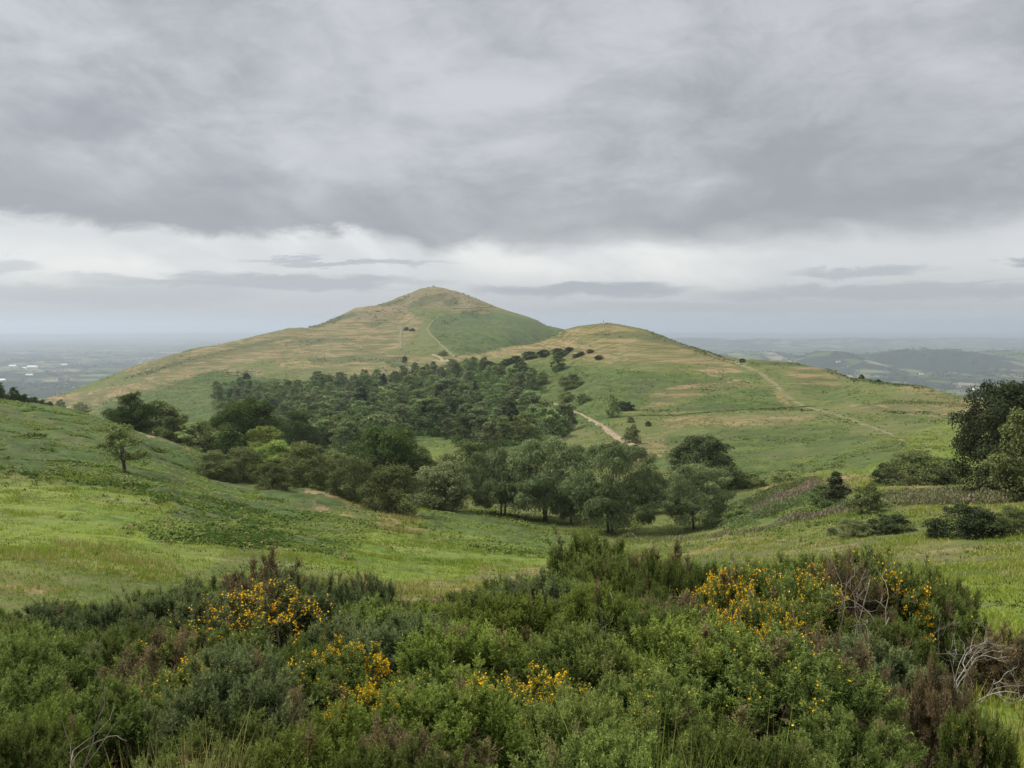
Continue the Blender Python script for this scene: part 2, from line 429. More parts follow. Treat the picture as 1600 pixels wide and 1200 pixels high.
M['greywood'] = rough_mat('weathered_twigs', (.09,.078,.06), (.19,.165,.13), 12)
M['bracken'] = leaf_mat('bracken_fronds', (.038,.070,.015), (.135,.185,.046), .1, .25, extra=(.22,.18,.085))
M['grass'] = leaf_mat('grass_blades', (.104,.150,.018), (.205,.245,.040), .1, .3, extra=(.31,.255,.105))
M['tussock'] = leaf_mat('tussock_grass', (.020,.038,.010), (.078,.105,.023), .05, .15, extra=(.24,.16,.078))
M['herb'] = leaf_mat('willowherb_leaves', (.10,.12,.045), (.19,.19,.085), .1, .2, extra=(.25,.175,.165))
M['bramble'] = leaf_mat('bramble_leaves', (.055,.090,.030), (.12,.155,.055), .2, .2, extra=(.22,.15,.11))
M['farwood'] = leaf_mat('distant_leaves', (.030,.048,.022), (.07,.09,.04), .1)
M['stone'] = rough_mat('grey_stone', (.20,.19,.17), (.36,.34,.31), 2)
M['white'] = rough_mat('pale_cladding', (.70,.71,.71), (.80,.80,.79), .05, 0, .6)
M['roof'] = rough_mat('roof_sheet', (.45,.46,.48), (.60,.61,.62), .05, 0, .5)
M['render'] = rough_mat('house_render', (.55,.52,.47), (.70,.67,.62), .1, 0)
M['tile'] = rough_mat('roof_tile', (.16,.09,.07), (.24,.15,.11), .3, 0)
M['track'] = rough_mat('track_earth', (.135,.10,.065), (.215,.165,.108), .5, .5)
M['trod'] = rough_mat('trodden_turf', (.074,.074,.031), (.132,.120,.056), .35, .4)

# ground sheet -----------------------------------------------------
def ground_mat():
    m, nt = nodes('ground_turf')
    out = N(nt, 'ShaderNodeOutputMaterial'); b = N(nt, 'ShaderNodeBsdfPrincipled')
    tc = N(nt, 'ShaderNodeTexCoord'); P = tc.outputs['Object']
    ca = N(nt, 'ShaderNodeAttribute', attribute_name='cover_a'); cb = N(nt, 'ShaderNodeAttribute', attribute_name='cover_b')
    sa = N(nt, 'ShaderNodeSeparateColor'); sb = N(nt, 'ShaderNodeSeparateColor')
    nt.links.new(ca.outputs['Color'], sa.inputs[0]); nt.links.new(cb.outputs['Color'], sb.inputs[0])
    big = noise_(nt, P, .012, 5, .6); mid = noise_(nt, P, .11, 6, .62, .5); fine = noise_(nt, P, .9, 6, .65); tiny = noise_(nt, P, 6.0, 4, .6)
    streak = N(nt, 'ShaderNodeMapping'); streak.inputs['Scale'].default_value = (.03, .30, .3); nt.links.new(P, streak.inputs['Vector'])
    st = noise_(nt, streak.outputs[0], 1.0, 6, .65, .8)
    mixn = math_(nt, 'ADD', math_(nt, 'MULTIPLY', mid, .5), math_(nt, 'MULTIPLY', fine, .5))
    grass = mixc(nt, smooth_(nt, mixn, .42, .58), (.038,.058,.011), (.088,.102,.022))
    grass = mixc(nt, smooth_(nt, st, .45, .7, 0, .6), grass, (0.168,0.139,0.063))
    lush = mixc(nt, smooth_(nt, mixn, .41, .60), (.068,.112,.011), (.125,.162,.019))
    lush = mixc(nt, smooth_(nt, st, .5, .75, 0, .5), lush, (0.155,0.155,0.052))
    c = mixc(nt, sa.outputs[2], grass, lush)
    dry = mixc(nt, smooth_(nt, math_(nt, 'ADD', math_(nt, 'MULTIPLY', st, .5), math_(nt, 'MULTIPLY', fine, .5)), .42, .58), (.080,.066,.028), (.265,.180,.096))
    fd = math_(nt, 'MULTIPLY', sa.outputs[0], smooth_(nt, math_(nt, 'ADD', math_(nt, 'MULTIPLY', mid, .5), math_(nt, 'MULTIPLY', st, .5)), .36, .52, .2, 1.0))
    c = mixc(nt, fd, c, dry)
    brk = mixc(nt, smooth_(nt, mixn, .44, .56), (.011,.028,.006), (.054,.086,.019))
    fb = math_(nt, 'MULTIPLY', sa.outputs[1], smooth_(nt, math_(nt, 'ADD', math_(nt, 'MULTIPLY', mid, .6), math_(nt, 'MULTIPLY', fine, .4)), .34, .50, .25, 1.0))
    c = mixc(nt, fb, c, brk)
    bare = mixc(nt, smooth_(nt, fine, .35, .65), (0.084,0.066,0.042), (0.202,0.143,0.088))
    c = mixc(nt, smooth_(nt, fine, .50, .60, 0, .42), c, (.030,.042,.012))
    c = mixc(nt, smooth_(nt, fine, .47, .37, 0, .22), c, (.20,.175,.075))
    # sheep trods and terracettes run along the contours
    cm = N(nt, 'ShaderNodeMapping'); cm.inputs['Scale'].default_value = (.010, .010, .26); nt.links.new(P, cm.inputs['Vector'])
    ct = noise_(nt, cm.outputs[0], 1.0, 7, .62, .5)
    cm2 = N(nt, 'ShaderNodeMapping'); cm2.inputs['Scale'].default_value = (.035, .035, .8); nt.links.new(P, cm2.inputs['Vector'])
    ct2 = noise_(nt, cm2.outputs[0], 1.0, 6, .65, .4)
    far = smooth_(nt, math_(nt, 'ADD', sa.outputs[0], sb.outputs[0]), .1, .6, .15, 1.0)
    c = mixc(nt, math_(nt, 'MULTIPLY', smooth_(nt, ct, .47, .57, 0, .78), far), c, (.058,.064,.022))
    c = mixc(nt, math_(nt, 'MULTIPLY', smooth_(nt, ct2, .52, .60, 0, .7), far), c, (.052,.058,.020))
    c = mixc(nt, math_(nt, 'MULTIPLY', smooth_(nt, ct2, .47, .39, 0, .75), far), c, (.22,.145,.08))
    c = mixc(nt, math_(nt, 'MULTIPLY', sb.outputs[0], smooth_(nt, mid, .35, .6, .3, 1)), c, bare)
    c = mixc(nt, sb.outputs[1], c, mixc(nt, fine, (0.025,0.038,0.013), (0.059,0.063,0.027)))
    # scattered rushes, thistles and darker tussocks
    tus = noise_(nt, P, .42, 5, .7, .6)
    pure = math_(nt, 'SUBTRACT', 1.0, math_(nt, 'MULTIPLY', math_(nt, 'MAXIMUM', sa.outputs[0], sa.outputs[1]), .65))
    c = mixc(nt, math_(nt, 'MULTIPLY', pure, smooth_(nt, tus, .54, .64, 0, .75)), c, (0.046,0.060,0.020))
    c = mixc(nt, math_(nt, 'MULTIPLY', pure, smooth_(nt, big, .42, .62, 0, .5)), c, (0.084,0.084,0.034))
    pal = noise_(nt, streak.outputs[0], 2.6, 6, .7, .5)
    c = mixc(nt, math_(nt, 'MULTIPLY', pure, smooth_(nt, pal, .58, .70, 0, .45)), c, (0.227,0.193,0.101))
    c = mixc(nt, smooth_(nt, tiny, .35, .7, 0, .35), c, (0.046,0.059,0.020))
    litter = mixc(nt, smooth_(nt, tiny, .35, .65), (0.029,0.027,0.013), (0.092,0.071,0.042))
    c = mixc(nt, sb.outputs[2], c, litter)
    nt.links.new(c, b.inputs['Base Color']); b.inputs['Roughness'].default_value = .95; b.inputs['Specular IOR Level'].default_value = .1
    bp = N(nt, 'ShaderNodeBump'); bp.inputs['Strength'].default_value = .8; bp.inputs['Distance'].default_value = .35
    nt.links.new(math_(nt, 'ADD', fine, math_(nt, 'MULTIPLY', mid, 2.0)), bp.inputs['Height']); nt.links.new(bp.outputs[0], b.inputs['Normal'])
    nt.links.new(b.outputs[0], out.inputs[0])
    return m
def plain_mat():
    m, nt = nodes('plain_fields')
    out = N(nt, 'ShaderNodeOutputMaterial'); b = N(nt, 'ShaderNodeBsdfDiffuse')
    tc = N(nt, 'ShaderNodeTexCoord'); P = tc.outputs['Object']
    mp = N(nt, 'ShaderNodeMapping'); mp.inputs['Rotation'].default_value = (0,0,.4); mp.inputs['Scale'].default_value = (1,.8,0); nt.links.new(P, mp.inputs['Vector'])
    v = N(nt, 'ShaderNodeTexVoronoi', feature='F1', distance='CHEBYCHEV'); v.inputs['Scale'].default_value = 1/170.; nt.links.new(mp.outputs[0], v.inputs['Vector'])
    e = N(nt, 'ShaderNodeTexVoronoi', feature='DISTANCE_TO_EDGE'); e.inputs['Scale'].default_value = 1/170.; nt.links.new(mp.outputs[0], e.inputs['Vector'])
    s = N(nt, 'ShaderNodeSeparateColor'); nt.links.new(v.outputs['Color'], s.inputs[0])
    c = mixc(nt, smooth_(nt, s.outputs[0], .2, .8), (0.052,0.071,0.027), (0.099,0.111,0.049))
    c = mixc(nt, smooth_(nt, s.outputs[1], .74, .78), c, (0.151,0.133,0.089))
    c = mixc(nt, smooth_(nt, s.outputs[2], .62, .66), c, (0.023,0.030,0.019))
    wood = noise_(nt, P, 1/700., 6, .62)
    c = mixc(nt, smooth_(nt, wood, .50, .55), c, (0.021,0.028,0.017))
    c = mixc(nt, smooth_(nt, e.outputs['Distance'], .03, .07, 1, 0), c, (0.021,0.028,0.017))
    spk = noise_(nt, P, 1/60., 3, .7)
    c = mixc(nt, smooth_(nt, spk, .58, .64, 0, .8), c, (0.023,0.030,0.019))
    nt.links.new(c, b.inputs[0]); nt.links.new(b.outputs[0], out.inputs[0])
    return m

def build_ground():
    az = np.r_[np.linspace(-R(42), R(42), 720), np.linspace(R(42), R(318), 70)[1:-1]]
    rr = np.r_[np.exp(np.linspace(math.log(.8), math.log(12), 70))[:-1], np.exp(np.linspace(math.log(12), math.log(1800), 760))[:-1],
               np.exp(np.linspace(math.log(1800), math.log(12000), 170))[:-1], np.exp(np.linspace(math.log(12000), math.log(42000), 40))]
    na, nr = len(az), len(rr)
    Rg, Ag = np.meshgrid(rr, az, indexing='ij')
    x = (Rg*np.sin(Ag)).ravel(); y = (Rg*np.cos(Ag)).ravel()
    z = height(x, y)
    r = np.hypot(x, y); cv = cover(x, y, z)
    for q in range(4):                       # patch borders fray over a few paces
        jx, jy = rng.normal(size=len(x))*r*.002, rng.normal(size=len(x))*r*.006
        c2 = cover(x+jx, np.maximum(y+jy, .5), z)
        for k in cv: cv[k] = cv[k]+c2[k]
    cv = {k: v/5 for k, v in cv.items()}
    z = z + cv['bracken']*sstep(45, 90, r)*(0.45*fbm(x/2.2, y/2.2, 3, 41)+.25)*np.clip(1-(r-600)/600, 0, 1)
    px, py = project(x, y, z)
    gb = ((r < 17) & (px < 1510)).astype(float)*sstep(17, 13.5, r)
    z0 = h1(0, .01)
    V = np.r_[np.c_[x, y, z], [[0, 0, z0]]]
    i, j = np.meshgrid(np.arange(nr-1), np.arange(na), indexing='ij'); i = i.ravel(); j = j.ravel(); j2 = (j+1) % na
    Q = np.c_[i*na+j, i*na+j2, (i+1)*na+j2, (i+1)*na+j][:, ::-1]
    T = np.c_[np.full(na, nr*na), np.arange(na), (np.arange(na)+1) % na][:, ::-1]
    z_ = np.zeros(len(x))
    ca = np.r_[np.c_[cv['dry'], cv['bracken'], cv['lush'], z_+1], [[0,0,0,1]]]
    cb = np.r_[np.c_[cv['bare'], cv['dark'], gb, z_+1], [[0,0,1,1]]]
    mi = np.r_[(rr[i] > 2000).astype(int), np.zeros(na, int)]
    me = new_mesh('ground', V, [Q, T], smooth=True, colors={'cover_a': ca, 'cover_b': cb}, mats=[ground_mat(), plain_mat()], midx=mi)
    tag(link('ground', me), 'rolling grassy hills falling to a wide patchwork plain', None, None, 'structure')
build_ground()

# paths --------------------------------------------------------------
def strip(name, pts, wid, mat, lift, label):
    """a path laid over the ground through spots seen in the photo; wid in metres"""
    G = np.array([ground_at(px, py, d0)[:2] for px, py, d0 in pts])
    seg = np.r_[0, np.cumsum(np.linalg.norm(np.diff(G, axis=0), axis=1))]
    n = max(12, int(seg[-1]/max(1.0, seg[-1]/160)))
    t = np.linspace(0, seg[-1], n)
    c = np.c_[np.interp(t, seg, G[:,0]), np.interp(t, seg, G[:,1])]
    for _ in range(6): c[1:-1] = .25*c[:-2]+.5*c[1:-1]+.25*c[2:]
    d = norm(np.gradient(c, axis=0)); s = np.c_[-d[:,1], d[:,0]]
    w = np.interp(t/seg[-1], np.linspace(0, 1, len(wid)), wid)
    w = w*(1+.35*fbm(t/6, t*0+3, 3, 61))
    V = []
    for k in np.linspace(-.5, .5, 7):
        q = c + s*(w*k)[:,None]*(1+.0*k)
        V.append(np.c_[q, height(q[:,0], q[:,1]) + lift*(1-1.6*abs(k)) - .02])
    V = np.array(V); m = len(t)
    i, j = np.meshgrid(np.arange(6), np.arange(m-1), indexing='ij'); i = i.ravel(); j = j.ravel()
    Q = np.c_[i*m+j, i*m+j+1, (i+1)*m+j+1, (i+1)*m+j][:, ::-1]
    return tag(link(name, new_mesh(name, V.reshape(-1,3), Q, smooth=True, mats=[M[mat]])), label, None, None, 'structure')
strip('path', [(992,697,150),(968,686,150),(942,667,150),(908,648,150),(872,633,150),(850,626,150),(828,620,150)], (2.8,2.4,2.0,1.8,1.8,1.8,1.8), 'track', .50, 'sandy track climbing past the wood')
strip('path', [(712,572,560),(700,566,560),(690,561,560),(676,554,560)], (2.6,3,3,2.4), 'track', .8, 'pale path crossing the saddle')
strip('path', [(712,558,700),(692,541,700),(676,527,700),(668,514,700),(676,503,700),(686,494,700)], (3.4,3.2,3,3,3,2.4), 'trod', 1.2, 'trodden path up the high hill')
strip('path', [(676,474,900),(690,477,900),(715,482,900),(740,482,900),(775,481,900)], (2,2.2,2.2,2.2,2), 'trod', 1.2, 'thin path round the summit')
strip('path', [(627,546,700),(626,525,700),(628,510,700),(640,500,700),(662,491,700)], (3,4,4,3,3), 'trod', 1.2, 'worn gully track on the high hill')
strip('path', [(1105,551,300),(1150,567,250),(1190,585,200),(1215,603,200),(1240,626,200)], (1.2,2.0,2.5,2.6,2.2), 'trod', .22, 'path along the ridge of the nearer hill')
strip('path', [(1240,626,200),(1270,638,200),(1330,655,160),(1380,673,150),(1415,690,130)], (2.2,2.0,1.6,1.4,.7), 'trod', .10, 'faint grass path down the nearer hill')

# ------------------------------------------------------------------ foliage builders
def leaf_quads(P, T, B, L, W):
    """diamond leaves or leafy sprigs"""
    n = len(P)
    V = np.stack([P-T*L[:,None]*.5, P+B*W[:,None]*.5, P+T*L[:,None]*.5, P-B*W[:,None]*.5], 1).reshape(-1,3)
    return V, np.arange(n*4).reshape(-1,4)
def crown_mesh(name, mat, g, H, Wd, base, nl, n, leaf, droop=0., sub=8, env='round', shell=.18, gap=0.0, lr=(.20,.34), fill=.24):
    """leafy crown: boughs carry smaller clumps, clumps carry leaves. returns mesh and bough centres"""
    C = []; RR = []
    rz = (H-base)/2; rx = Wd/2
    def prof(t):
        if env == 'cone': return (1-t)**.8*.95+.1
        if env == 'top': return math.sqrt(max(0, 1-((t-.42)/.62)**2))
        if env == 'dome': return math.sqrt(max(0, 1-((t-.25)/.77)**2)) if t > .25 else .82+.18*t/.25
        return math.sqrt(max(0, 1-((t-.42)/.60)**2))*.98
    k = 0
    while len(C) < nl and k < 6000:
        k += 1
        t = g.random()**.9; an = g.random()*6.283; q = g.random()**.35
        lrad = g.uniform(*lr); rr_ = lrad*min(rx, rz*1.15)
        rad = max(rx*prof(t)-rr_*.55, 0)*q
        p = np.array([rad*math.cos(an), rad*math.sin(an), np.clip(base+t*(H-base), base+rr_*.7, H-rr_*.6)])
        if any(np.linalg.norm((p-c)/np.array([rx,rx,rz])) < .50*(4/max(nl,4))**.33*(1-k/7000) for c in C): continue
        C.append(p); RR.append(rr_)
    C = np.array(C); RR = np.array(RR)
    SC = []; SR = []; ST = []
    for c, r in zip(C, RR):
        m = sub
        d = rdir(m, g); d[:,2] = np.where(d[:,2] < -.35, -d[:,2], d[:,2])
        SC.append(c + d*r*g.uniform(.45,.95,(m,1))*np.array([1,1,.85])); SR.append(r*g.uniform(.38,.62,m)); ST.append(np.full(m, g.uniform(-.2,.2)))
    SC = np.concatenate(SC); SR = np.concatenate(SR); ST = np.concatenate(ST)
    if gap: 
        keep = g.random(len(SC)) > gap; SC, SR, ST = SC[keep], SR[keep], ST[keep]
    w = SR**2; idx = g.choice(len(SC), n, p=w/w.sum())
    d = rdir(n, g); d[:,2] = np.where((d[:,2] < -.2) & (g.random(n) < .6), -d[:,2], d[:,2])
    rad = SR[idx]*(1-shell*2*g.random(n)**1.5 + .25*g.random(n)**3)
    P = SC[idx] + d*rad[:,None]
    nf = int(n*fill)                       # leaves on inner twigs close the crown
    tz = g.random(nf); an = g.random(nf)*6.283; pr = np.array([prof(q) for q in tz])*rx*.86*np.sqrt(g.random(nf))
    P[:nf] = np.c_[pr*np.cos(an), pr*np.sin(an), base+.03*(H-base)+tz*(H-base)*.9]
    nrm = norm(d*1.0 + rdir(n, g)*.75)
    T = np.cross(nrm, rdir(n, g)); T = norm(T)
    T[:,2] -= droop*(.6+.8*g.random(n)); T = norm(T)
    B = norm(np.cross(nrm, T))
    L = leaf*g.uniform(.6,1.5,n)*(1+droop*.8); W = leaf*g.uniform(.45,.95,n)*(1-.45*min(droop,1))
    P[:,2] -= droop*L*.3
    V, Q = leaf_quads(P, T, B, L, W)
    tint = np.clip(.5+ST[idx]+g.normal(0,.22,n), 0, 1)
    lo, hi = np.percentile(V, 1.0, axis=0), np.percentile(V, 99.0, axis=0)
    k3 = np.array([Wd/(hi[0]-lo[0]), Wd/(hi[1]-lo[1]), (H-base)/(hi[2]-lo[2])]); o3 = np.array([(hi[0]+lo[0])/2, (hi[1]+lo[1])/2, lo[2]]); b3 = np.array([0, 0, base])
    V = (V-o3)*k3+b3; C = (C-o3)*k3+b3
    V[:,2] = np.maximum(V[:,2], .05)
    return new_mesh(name, V, Q, tint=np.repeat(tint,4), mats=[mat]), C, RR
def trunk_mesh(name, g, C, base, r0, stems=1, spread=.15, mat='bark', wig=.12):
    """tapering trunk(s) and limbs to every bough"""
    mb = MB()
    for s in range(stems):
        off = np.array([g.normal()*spread, g.normal()*spread, 0]) if stems > 1 else np.zeros(3)
        top = np.array([*(np.mean(C[:,:2], 0)*.6+off[:2]*2.2), base+.45*(C[:,2].max()-base)])
        t = np.linspace(0, 1, 8)[:,None]
        pts = off*(1-t) + top*t; pts[:,:2] += (g.normal(size=(8,2))*wig*base*.12*np.sin(t*np.pi))
        pts[0,2] = -.35
        rr = r0*(1.0-.6*t[:,0]); rr[0] *= 1.5; rr /= stems**.35
        mb.tube(pts, rr, 8)
        for q, c in enumerate(C):
            if q % stems != s: continue
            k = g.integers(3, 8); a = pts[k]; m = 6
            tt = np.linspace(0, 1, m)[:,None]
            e = c + g.normal(size=3)*.1
            bez = (1-tt)**2*a + 2*tt*(1-tt)*((a+e)/2+np.array([0,0,-.12*np.linalg.norm(e-a)])) + tt**2*e
            mb.tube(bez, rr[k]*.6*(1-.85*tt[:,0]), 6)
            for _ in range(3):
                f = c + rdir(1, g)[0]*g.uniform(.3,.7)*abs(C[:,2].ptp() if hasattr(C[:,2],'ptp') else np.ptp(C[:,2]))*.25
                k2 = g.integers(2, m-1); st = bez[k2]
                t3 = np.linspace(0, 1, 4)[:,None]
                mb.tube(st*(1-t3)+f*t3, rr[k]*.25*(1-.8*t3[:,0]), 4)
    return mb.mesh(name, M[mat])

PROTO = {}   # kind -> list of (crown mesh, trunk mesh, height, width)
def proto(kind, mat, count, H, Wd, base, nl, n, leaf, r0, stems=1, seed=0, **kw):
    PROTO[kind] = []
    sp = kw.pop('spread', .15)
    for k in range(count):
        g = np.random.default_rng(seed*100+k+1)
        cm, C, RR = crown_mesh('crown', M[mat], g, H, Wd, base, nl, n, leaf, **kw)
        tm = trunk_mesh('trunk', g, C, max(base, H*.12), r0, stems, sp)
        PROTO[kind].append((cm, tm, H, Wd))
proto('oak', 'oak', 2, 11, 11, 1.0, 30, 30000, .22, .38, seed=1, sub=9, env='dome')
proto('sycamore', 'sycamore', 2, 12, 11, .5, 34, 30000, .25, .38, seed=2, sub=8)
proto('birch', 'birch', 3, 11, 11, 1.9, 40, 40000, .19, .24, stems=2, seed=3, spread=.35, droop=.9, sub=8, gap=.10, env='top', lr=(.15,.28), fill=.14)
proto('willow', 'birch', 2, 8, 8.5, .2, 26, 26000, .18, .25, stems=3, seed=4, spread=.3, droop=.35, sub=9, env='dome')
proto('hawthorn', 'hawthorn', 3, 5, 6, .1, 24, 22000, .13, .16, stems=3, seed=5, spread=.25, sub=9, shell=.3, env='dome')
proto('gnarled', 'olive', 1, 5.5, 5.2, 1.7, 18, 8500, .14, .26, seed=6, sub=6, gap=.12, shell=.35, lr=(.22,.34), fill=.12, env='dome')
proto('olive', 'olive', 3, 9, 8, .3, 26, 17000, .25, .22, seed=7, sub=8, gap=.05)
proto('lime', 'lime', 1, 7, 7, .3, 24, 15000, .20, .18, seed=8, sub=8)
proto('shrub', 'olive', 3, 3, 3.8, .05, 18, 10000, .12, .07, stems=4, seed=9, spread=.2, sub=8, shell=.3, env='dome')
proto('darkshrub', 'sycamore', 2, 3, 4.2, .05, 20, 11000, .13, .07, stems=4, seed=10, spread=.25, sub=8, shell=.3, env='dome')
proto('wood', 'wood', 7, 10, 8.2, .4, 26, 7500, .34, .16, stems=2, seed=11, spread=.3, droop=.15, sub=7, gap=.04, env='dome', lr=(.20,.30), fill=.22)
proto('wood_light', 'olive', 3, 10, 8.6, .6, 24, 6500, .36, .16, stems=2, seed=21, spread=.3, droop=.1, sub=6, gap=.06, env='dome')
proto('wood_grey', 'birch', 3, 10, 7.6, .6, 24, 6500, .36, .14, stems=2, seed=22, spread=.3, droop=.5, sub=6, gap=.1)
proto('conifer', 'sycamore', 2, 12, 7, .3, 22, 7000, .40, .22, seed=12, sub=6, env='cone')
proto('sapling', 'oak', 2, 4.5, 3.2, .4, 16, 5600, .15, .06, seed=13, sub=6, gap=.1)

def plant_tree(kind, px, d, top, wpx, label, cat='tree', name=None, group=None, var=None, base_py=None, sink=.1):
    """a tree standing at a distance, its height and width taken from the photo"""
    if base_py: x, y, z = ground_at(px, base_py, d*.7, d*1.5)
    else:
        x, y = (px-800)/FPX*d/ (CP+(600-top)/FPX*SP), d; z = h1(x, y)
    P0 = PROTO[kind][0]; nat = P0[2]/P0[3]
    u, w = ray(px, top)
    if not base_py and (w*y-z)/(wpx*y/FPX) > nat*1.45:      # stand it where the ground lets it have its natural height
        ds = np.linspace(d*.75, d*1.7, 120); hs = height(u*ds, ds); q = np.abs((w*ds-hs)/(wpx*ds/FPX)-nat*1.15)
        k_ = int(np.argmin(q)); x, y, z = u*ds[k_], ds[k_], hs[k_]
    Ht = max(w*y - z, wpx*y/FPX*.45); Wt = wpx*y/FPX
    Ht = min(Ht, nat*1.75*Wt)
    P = PROTO[kind]; v = P[(var if var is not None else random.randrange(len(P))) % len(P)]
    cm, tm, H, W = v
    o = empty(name or kind, (x, y, z-sink), random.uniform(0, 6.28), (Wt/W*random.uniform(.97,1.03), Wt/W, Ht/H))
    tag(o, label, cat, group)
    link('crown', cm, o); link('trunk', tm, o)
    return o
T_ = plant_tree
T_('gnarled',195,76,664,64,'lone gnarled hawthorn with bare crooked trunk on the bracken bank',name='hawthorn_tree',base_py=741)
T_('oak',210,178,615,58,'dark rounded treetop rising behind the olive thicket on the bracken bank',name='oak_tree')
T_('olive',182,172,640,60,'olive green tree at the outer end of the thicket behind the bracken crest',name='broadleaf_tree')
T_('olive',242,170,630,88,'broad olive tree beside the dark rounded treetop behind the bracken crest',name='broadleaf_tree')
T_('hawthorn',200,152,655,62,'brownish low tree just above the lone gnarled hawthorn',name='hawthorn_tree')
T_('olive',272,165,652,50,'narrow dark olive tree in the gap beside the brownish low tree',name='broadleaf_tree')
T_('olive',312,165,658,72,'wide mid green tree before the dark dense oak, above the bracken slope',name='broadleaf_tree')
T_('olive',342,172,652,52,'small green tree touching the dark dense oak on its shaded side',name='broadleaf_tree')
T_('oak',390,160,626,96,'tall very dark dense oak, highest of the trees by the valley thickets',name='oak_tree')
T_('oak',461,168,645,66,'dark round tree next to the tall dense oak',name='oak_tree')
T_('lime',414,150,668,62,'yellow green young tree under the tall dark oak',name='broadleaf_tree')
T_('lime',424,130,690,76,'pale green tree between the brown hawthorns',name='broadleaf_tree')
T_('hawthorn',338,106,705,66,'brown green hawthorn at the uphill end of the hawthorn clump',name='hawthorn_tree',base_py=751)
T_('hawthorn',379,110,700,60,'second brown hawthorn of the clump, dark and upright',name='hawthorn_tree')
T_('hawthorn',426,99,724,54,'small grey brown hawthorn bush standing forward of the clump',name='hawthorn_tree',base_py=769)
T_('hawthorn',479,105,692,84,'large dark brown hawthorn at the downhill end of the clump',name='hawthorn_tree',base_py=763)
T_('olive',522,116,705,55,'green bushy tree behind the dark brown hawthorn',name='broadleaf_tree')
T_('hawthorn',551,99,714,74,'round grey green hawthorn on the meadow edge beside the brown one',name='hawthorn_tree',base_py=782)
T_('hawthorn',611,89,728,92,'broad brown hawthorn bush standing alone forward on the meadow edge',name='hawthorn_tree',base_py=803)
T_('oak',597,146,667,108,'deep green dome shaped oak behind the meadow hawthorns',name='oak_tree',var=1)
T_('olive',655,150,704,60,'dark low tree beside the deep green dome shaped oak',name='broadleaf_tree')
T_('willow',690,116,722,98,'smooth rounded pale green willow at the meadow edge',name='willow_tree',base_py=796)
T_('hawthorn',697,109,752,54,'small brown bush in front of the rounded willow',name='hawthorn_tree',base_py=797)
T_('olive',733,162,690,78,'yellowish olive tree with dense crown behind the willow',name='broadleaf_tree')
T_('oak',764,156,695,66,'dark green dense tree between the willow and the drooping birches',name='oak_tree')
T_('birch',785,116,702,105,'pale drooping birch at the near end of the birch group',name='birch_tree')
T_('birch',852,108,684,150,'largest birch of the group with several dark trunks on the meadow',name='birch_tree',base_py=815)
T_('birch',892,104,752,60,'short slim birch beneath the two tall ones',name='birch_tree',base_py=818)
T_('birch',957,100,694,135,'tall birch with one dark leaning trunk at the end of the group',name='birch_tree',base_py=833)
T_('birch',1015,118,735,66,'small grey green birch between the tall one and the dark sycamore',name='birch_tree')
T_('birch',1086,97,726,102,'rounded grey green birch in front of the dark sycamore',name='birch_tree',base_py=828)
T_('sycamore',1098,136,684,106,'nearly black round sycamore at the foot of the bracken hill',name='sycamore_tree')
T_('sycamore',1564,79,600,122,'big dark sycamore towering at the edge of the view',name='sycamore_tree',var=1)
T_('sycamore',1640,82,590,150,'dark sycamore joined to the big one, mostly cut by the picture edge',name='sycamore_tree')
T_('olive',1605,71,640,100,'olive green tree in front of the big dark sycamore',name='broadleaf_tree',base_py=780)
T_('hawthorn',1437,106,714,112,'wide dark thorn bush on the lush grass below the bracken hill','bush','thorn_bush',base_py=757)
T_('darkshrub',1385,108,726,40,'small dark bush touching the wide thorn bush','bush','thorn_bush')
T_('conifer',1306,86,736,42,'leafy dark sapling standing up out of the pink willowherb',name='young_tree')
T_('sapling',1288,87,760,42,'lower leafy sapling leaning beside the dark one in the willowherb',name='young_tree')
T_('shrub',1356,82,756,56,'round green shrub beside the dark sapling','bush','shrub',base_py=802)
T_('shrub',1398,80,768,34,'thin upright shrub among the willowherb stalks','bush','shrub')
T_('sapling',1421,78,776,26,'little rounded sapling near the dead stalks',name='young_tree')
T_('shrub',1378,76,782,30,'small green shrub just below the round one','bush','shrub')
T_('shrub',1176,134,738,46,'grey green shrub beside the black sycamore','bush','shrub')
T_('shrub',1226,138,737,44,'green shrub on the hill foot, further from the black sycamore','bush','shrub')
T_('olive',1150,140,745,40,'low olive shrub behind the rounded birch','bush','shrub')
T_('shrub',1153,92,786,42,'yellow tinged shrub at the start of the bramble hedge','bush','shrub')
T_('wood',872,395,551,21,'single upright birch on the open bracken slope near the hill top',name='birch_tree',base_py=580)
T_('wood',814,440,560,22,'birch at the upper wood edge under the ridge scrub',name='birch_tree',base_py=592)
T_('wood',831,410,578,21,'birch at the wood edge below the one under the ridge scrub',name='birch_tree',base_py=610)
T_('wood',957,300,617,21,'lone birch on the bracken hill above the sandy track',name='birch_tree',base_py=652)
T_('shrub',893,370,584,36,'wide bush beside the single upright birch','bush','shrub',base_py=606)
T_('darkshrub',976,300,628,30,'dark bush beside the lone birch above the track','bush','thorn_bush',base_py=641)
T_('shrub',988,225,664,28,'small tree at the lower end of the sandy track','bush','shrub',base_py=693)
T_('shrub',985,290,650,12,'tiny bush on the slope between lone birch and track','bush','shrub',base_py=660)
T_('darkshrub',1013,280,658,10,'tiny dark bush on the open bracken slope','bush','thorn_bush',base_py=666)
T_('shrub',885,330,612,26,'bush where the sandy track leaves the wood','bush','shrub',base_py=628)
T_('shrub',912,330,615,22,'bush above the sandy track, beside the one at the wood','bush','shrub',base_py=630)
for px, top, b, w in ((762,566,576,26),(792,562,571,22),(806,556,566,22),(828,550,560,24),(850,547,556,22),(872,544,554,22),(890,542,549,14),(881,549,556,18),(908,550,555,13),(922,546,551,12),(936,555,561,14),(900,553,558,12)):
    T_('darkshrub',px,520,top,w,'small dark gorse clump dotted along the tan brow of the nearer hill','bush','gorse_bush','gorse clumps along the brow of the nearer hill',base_py=b)
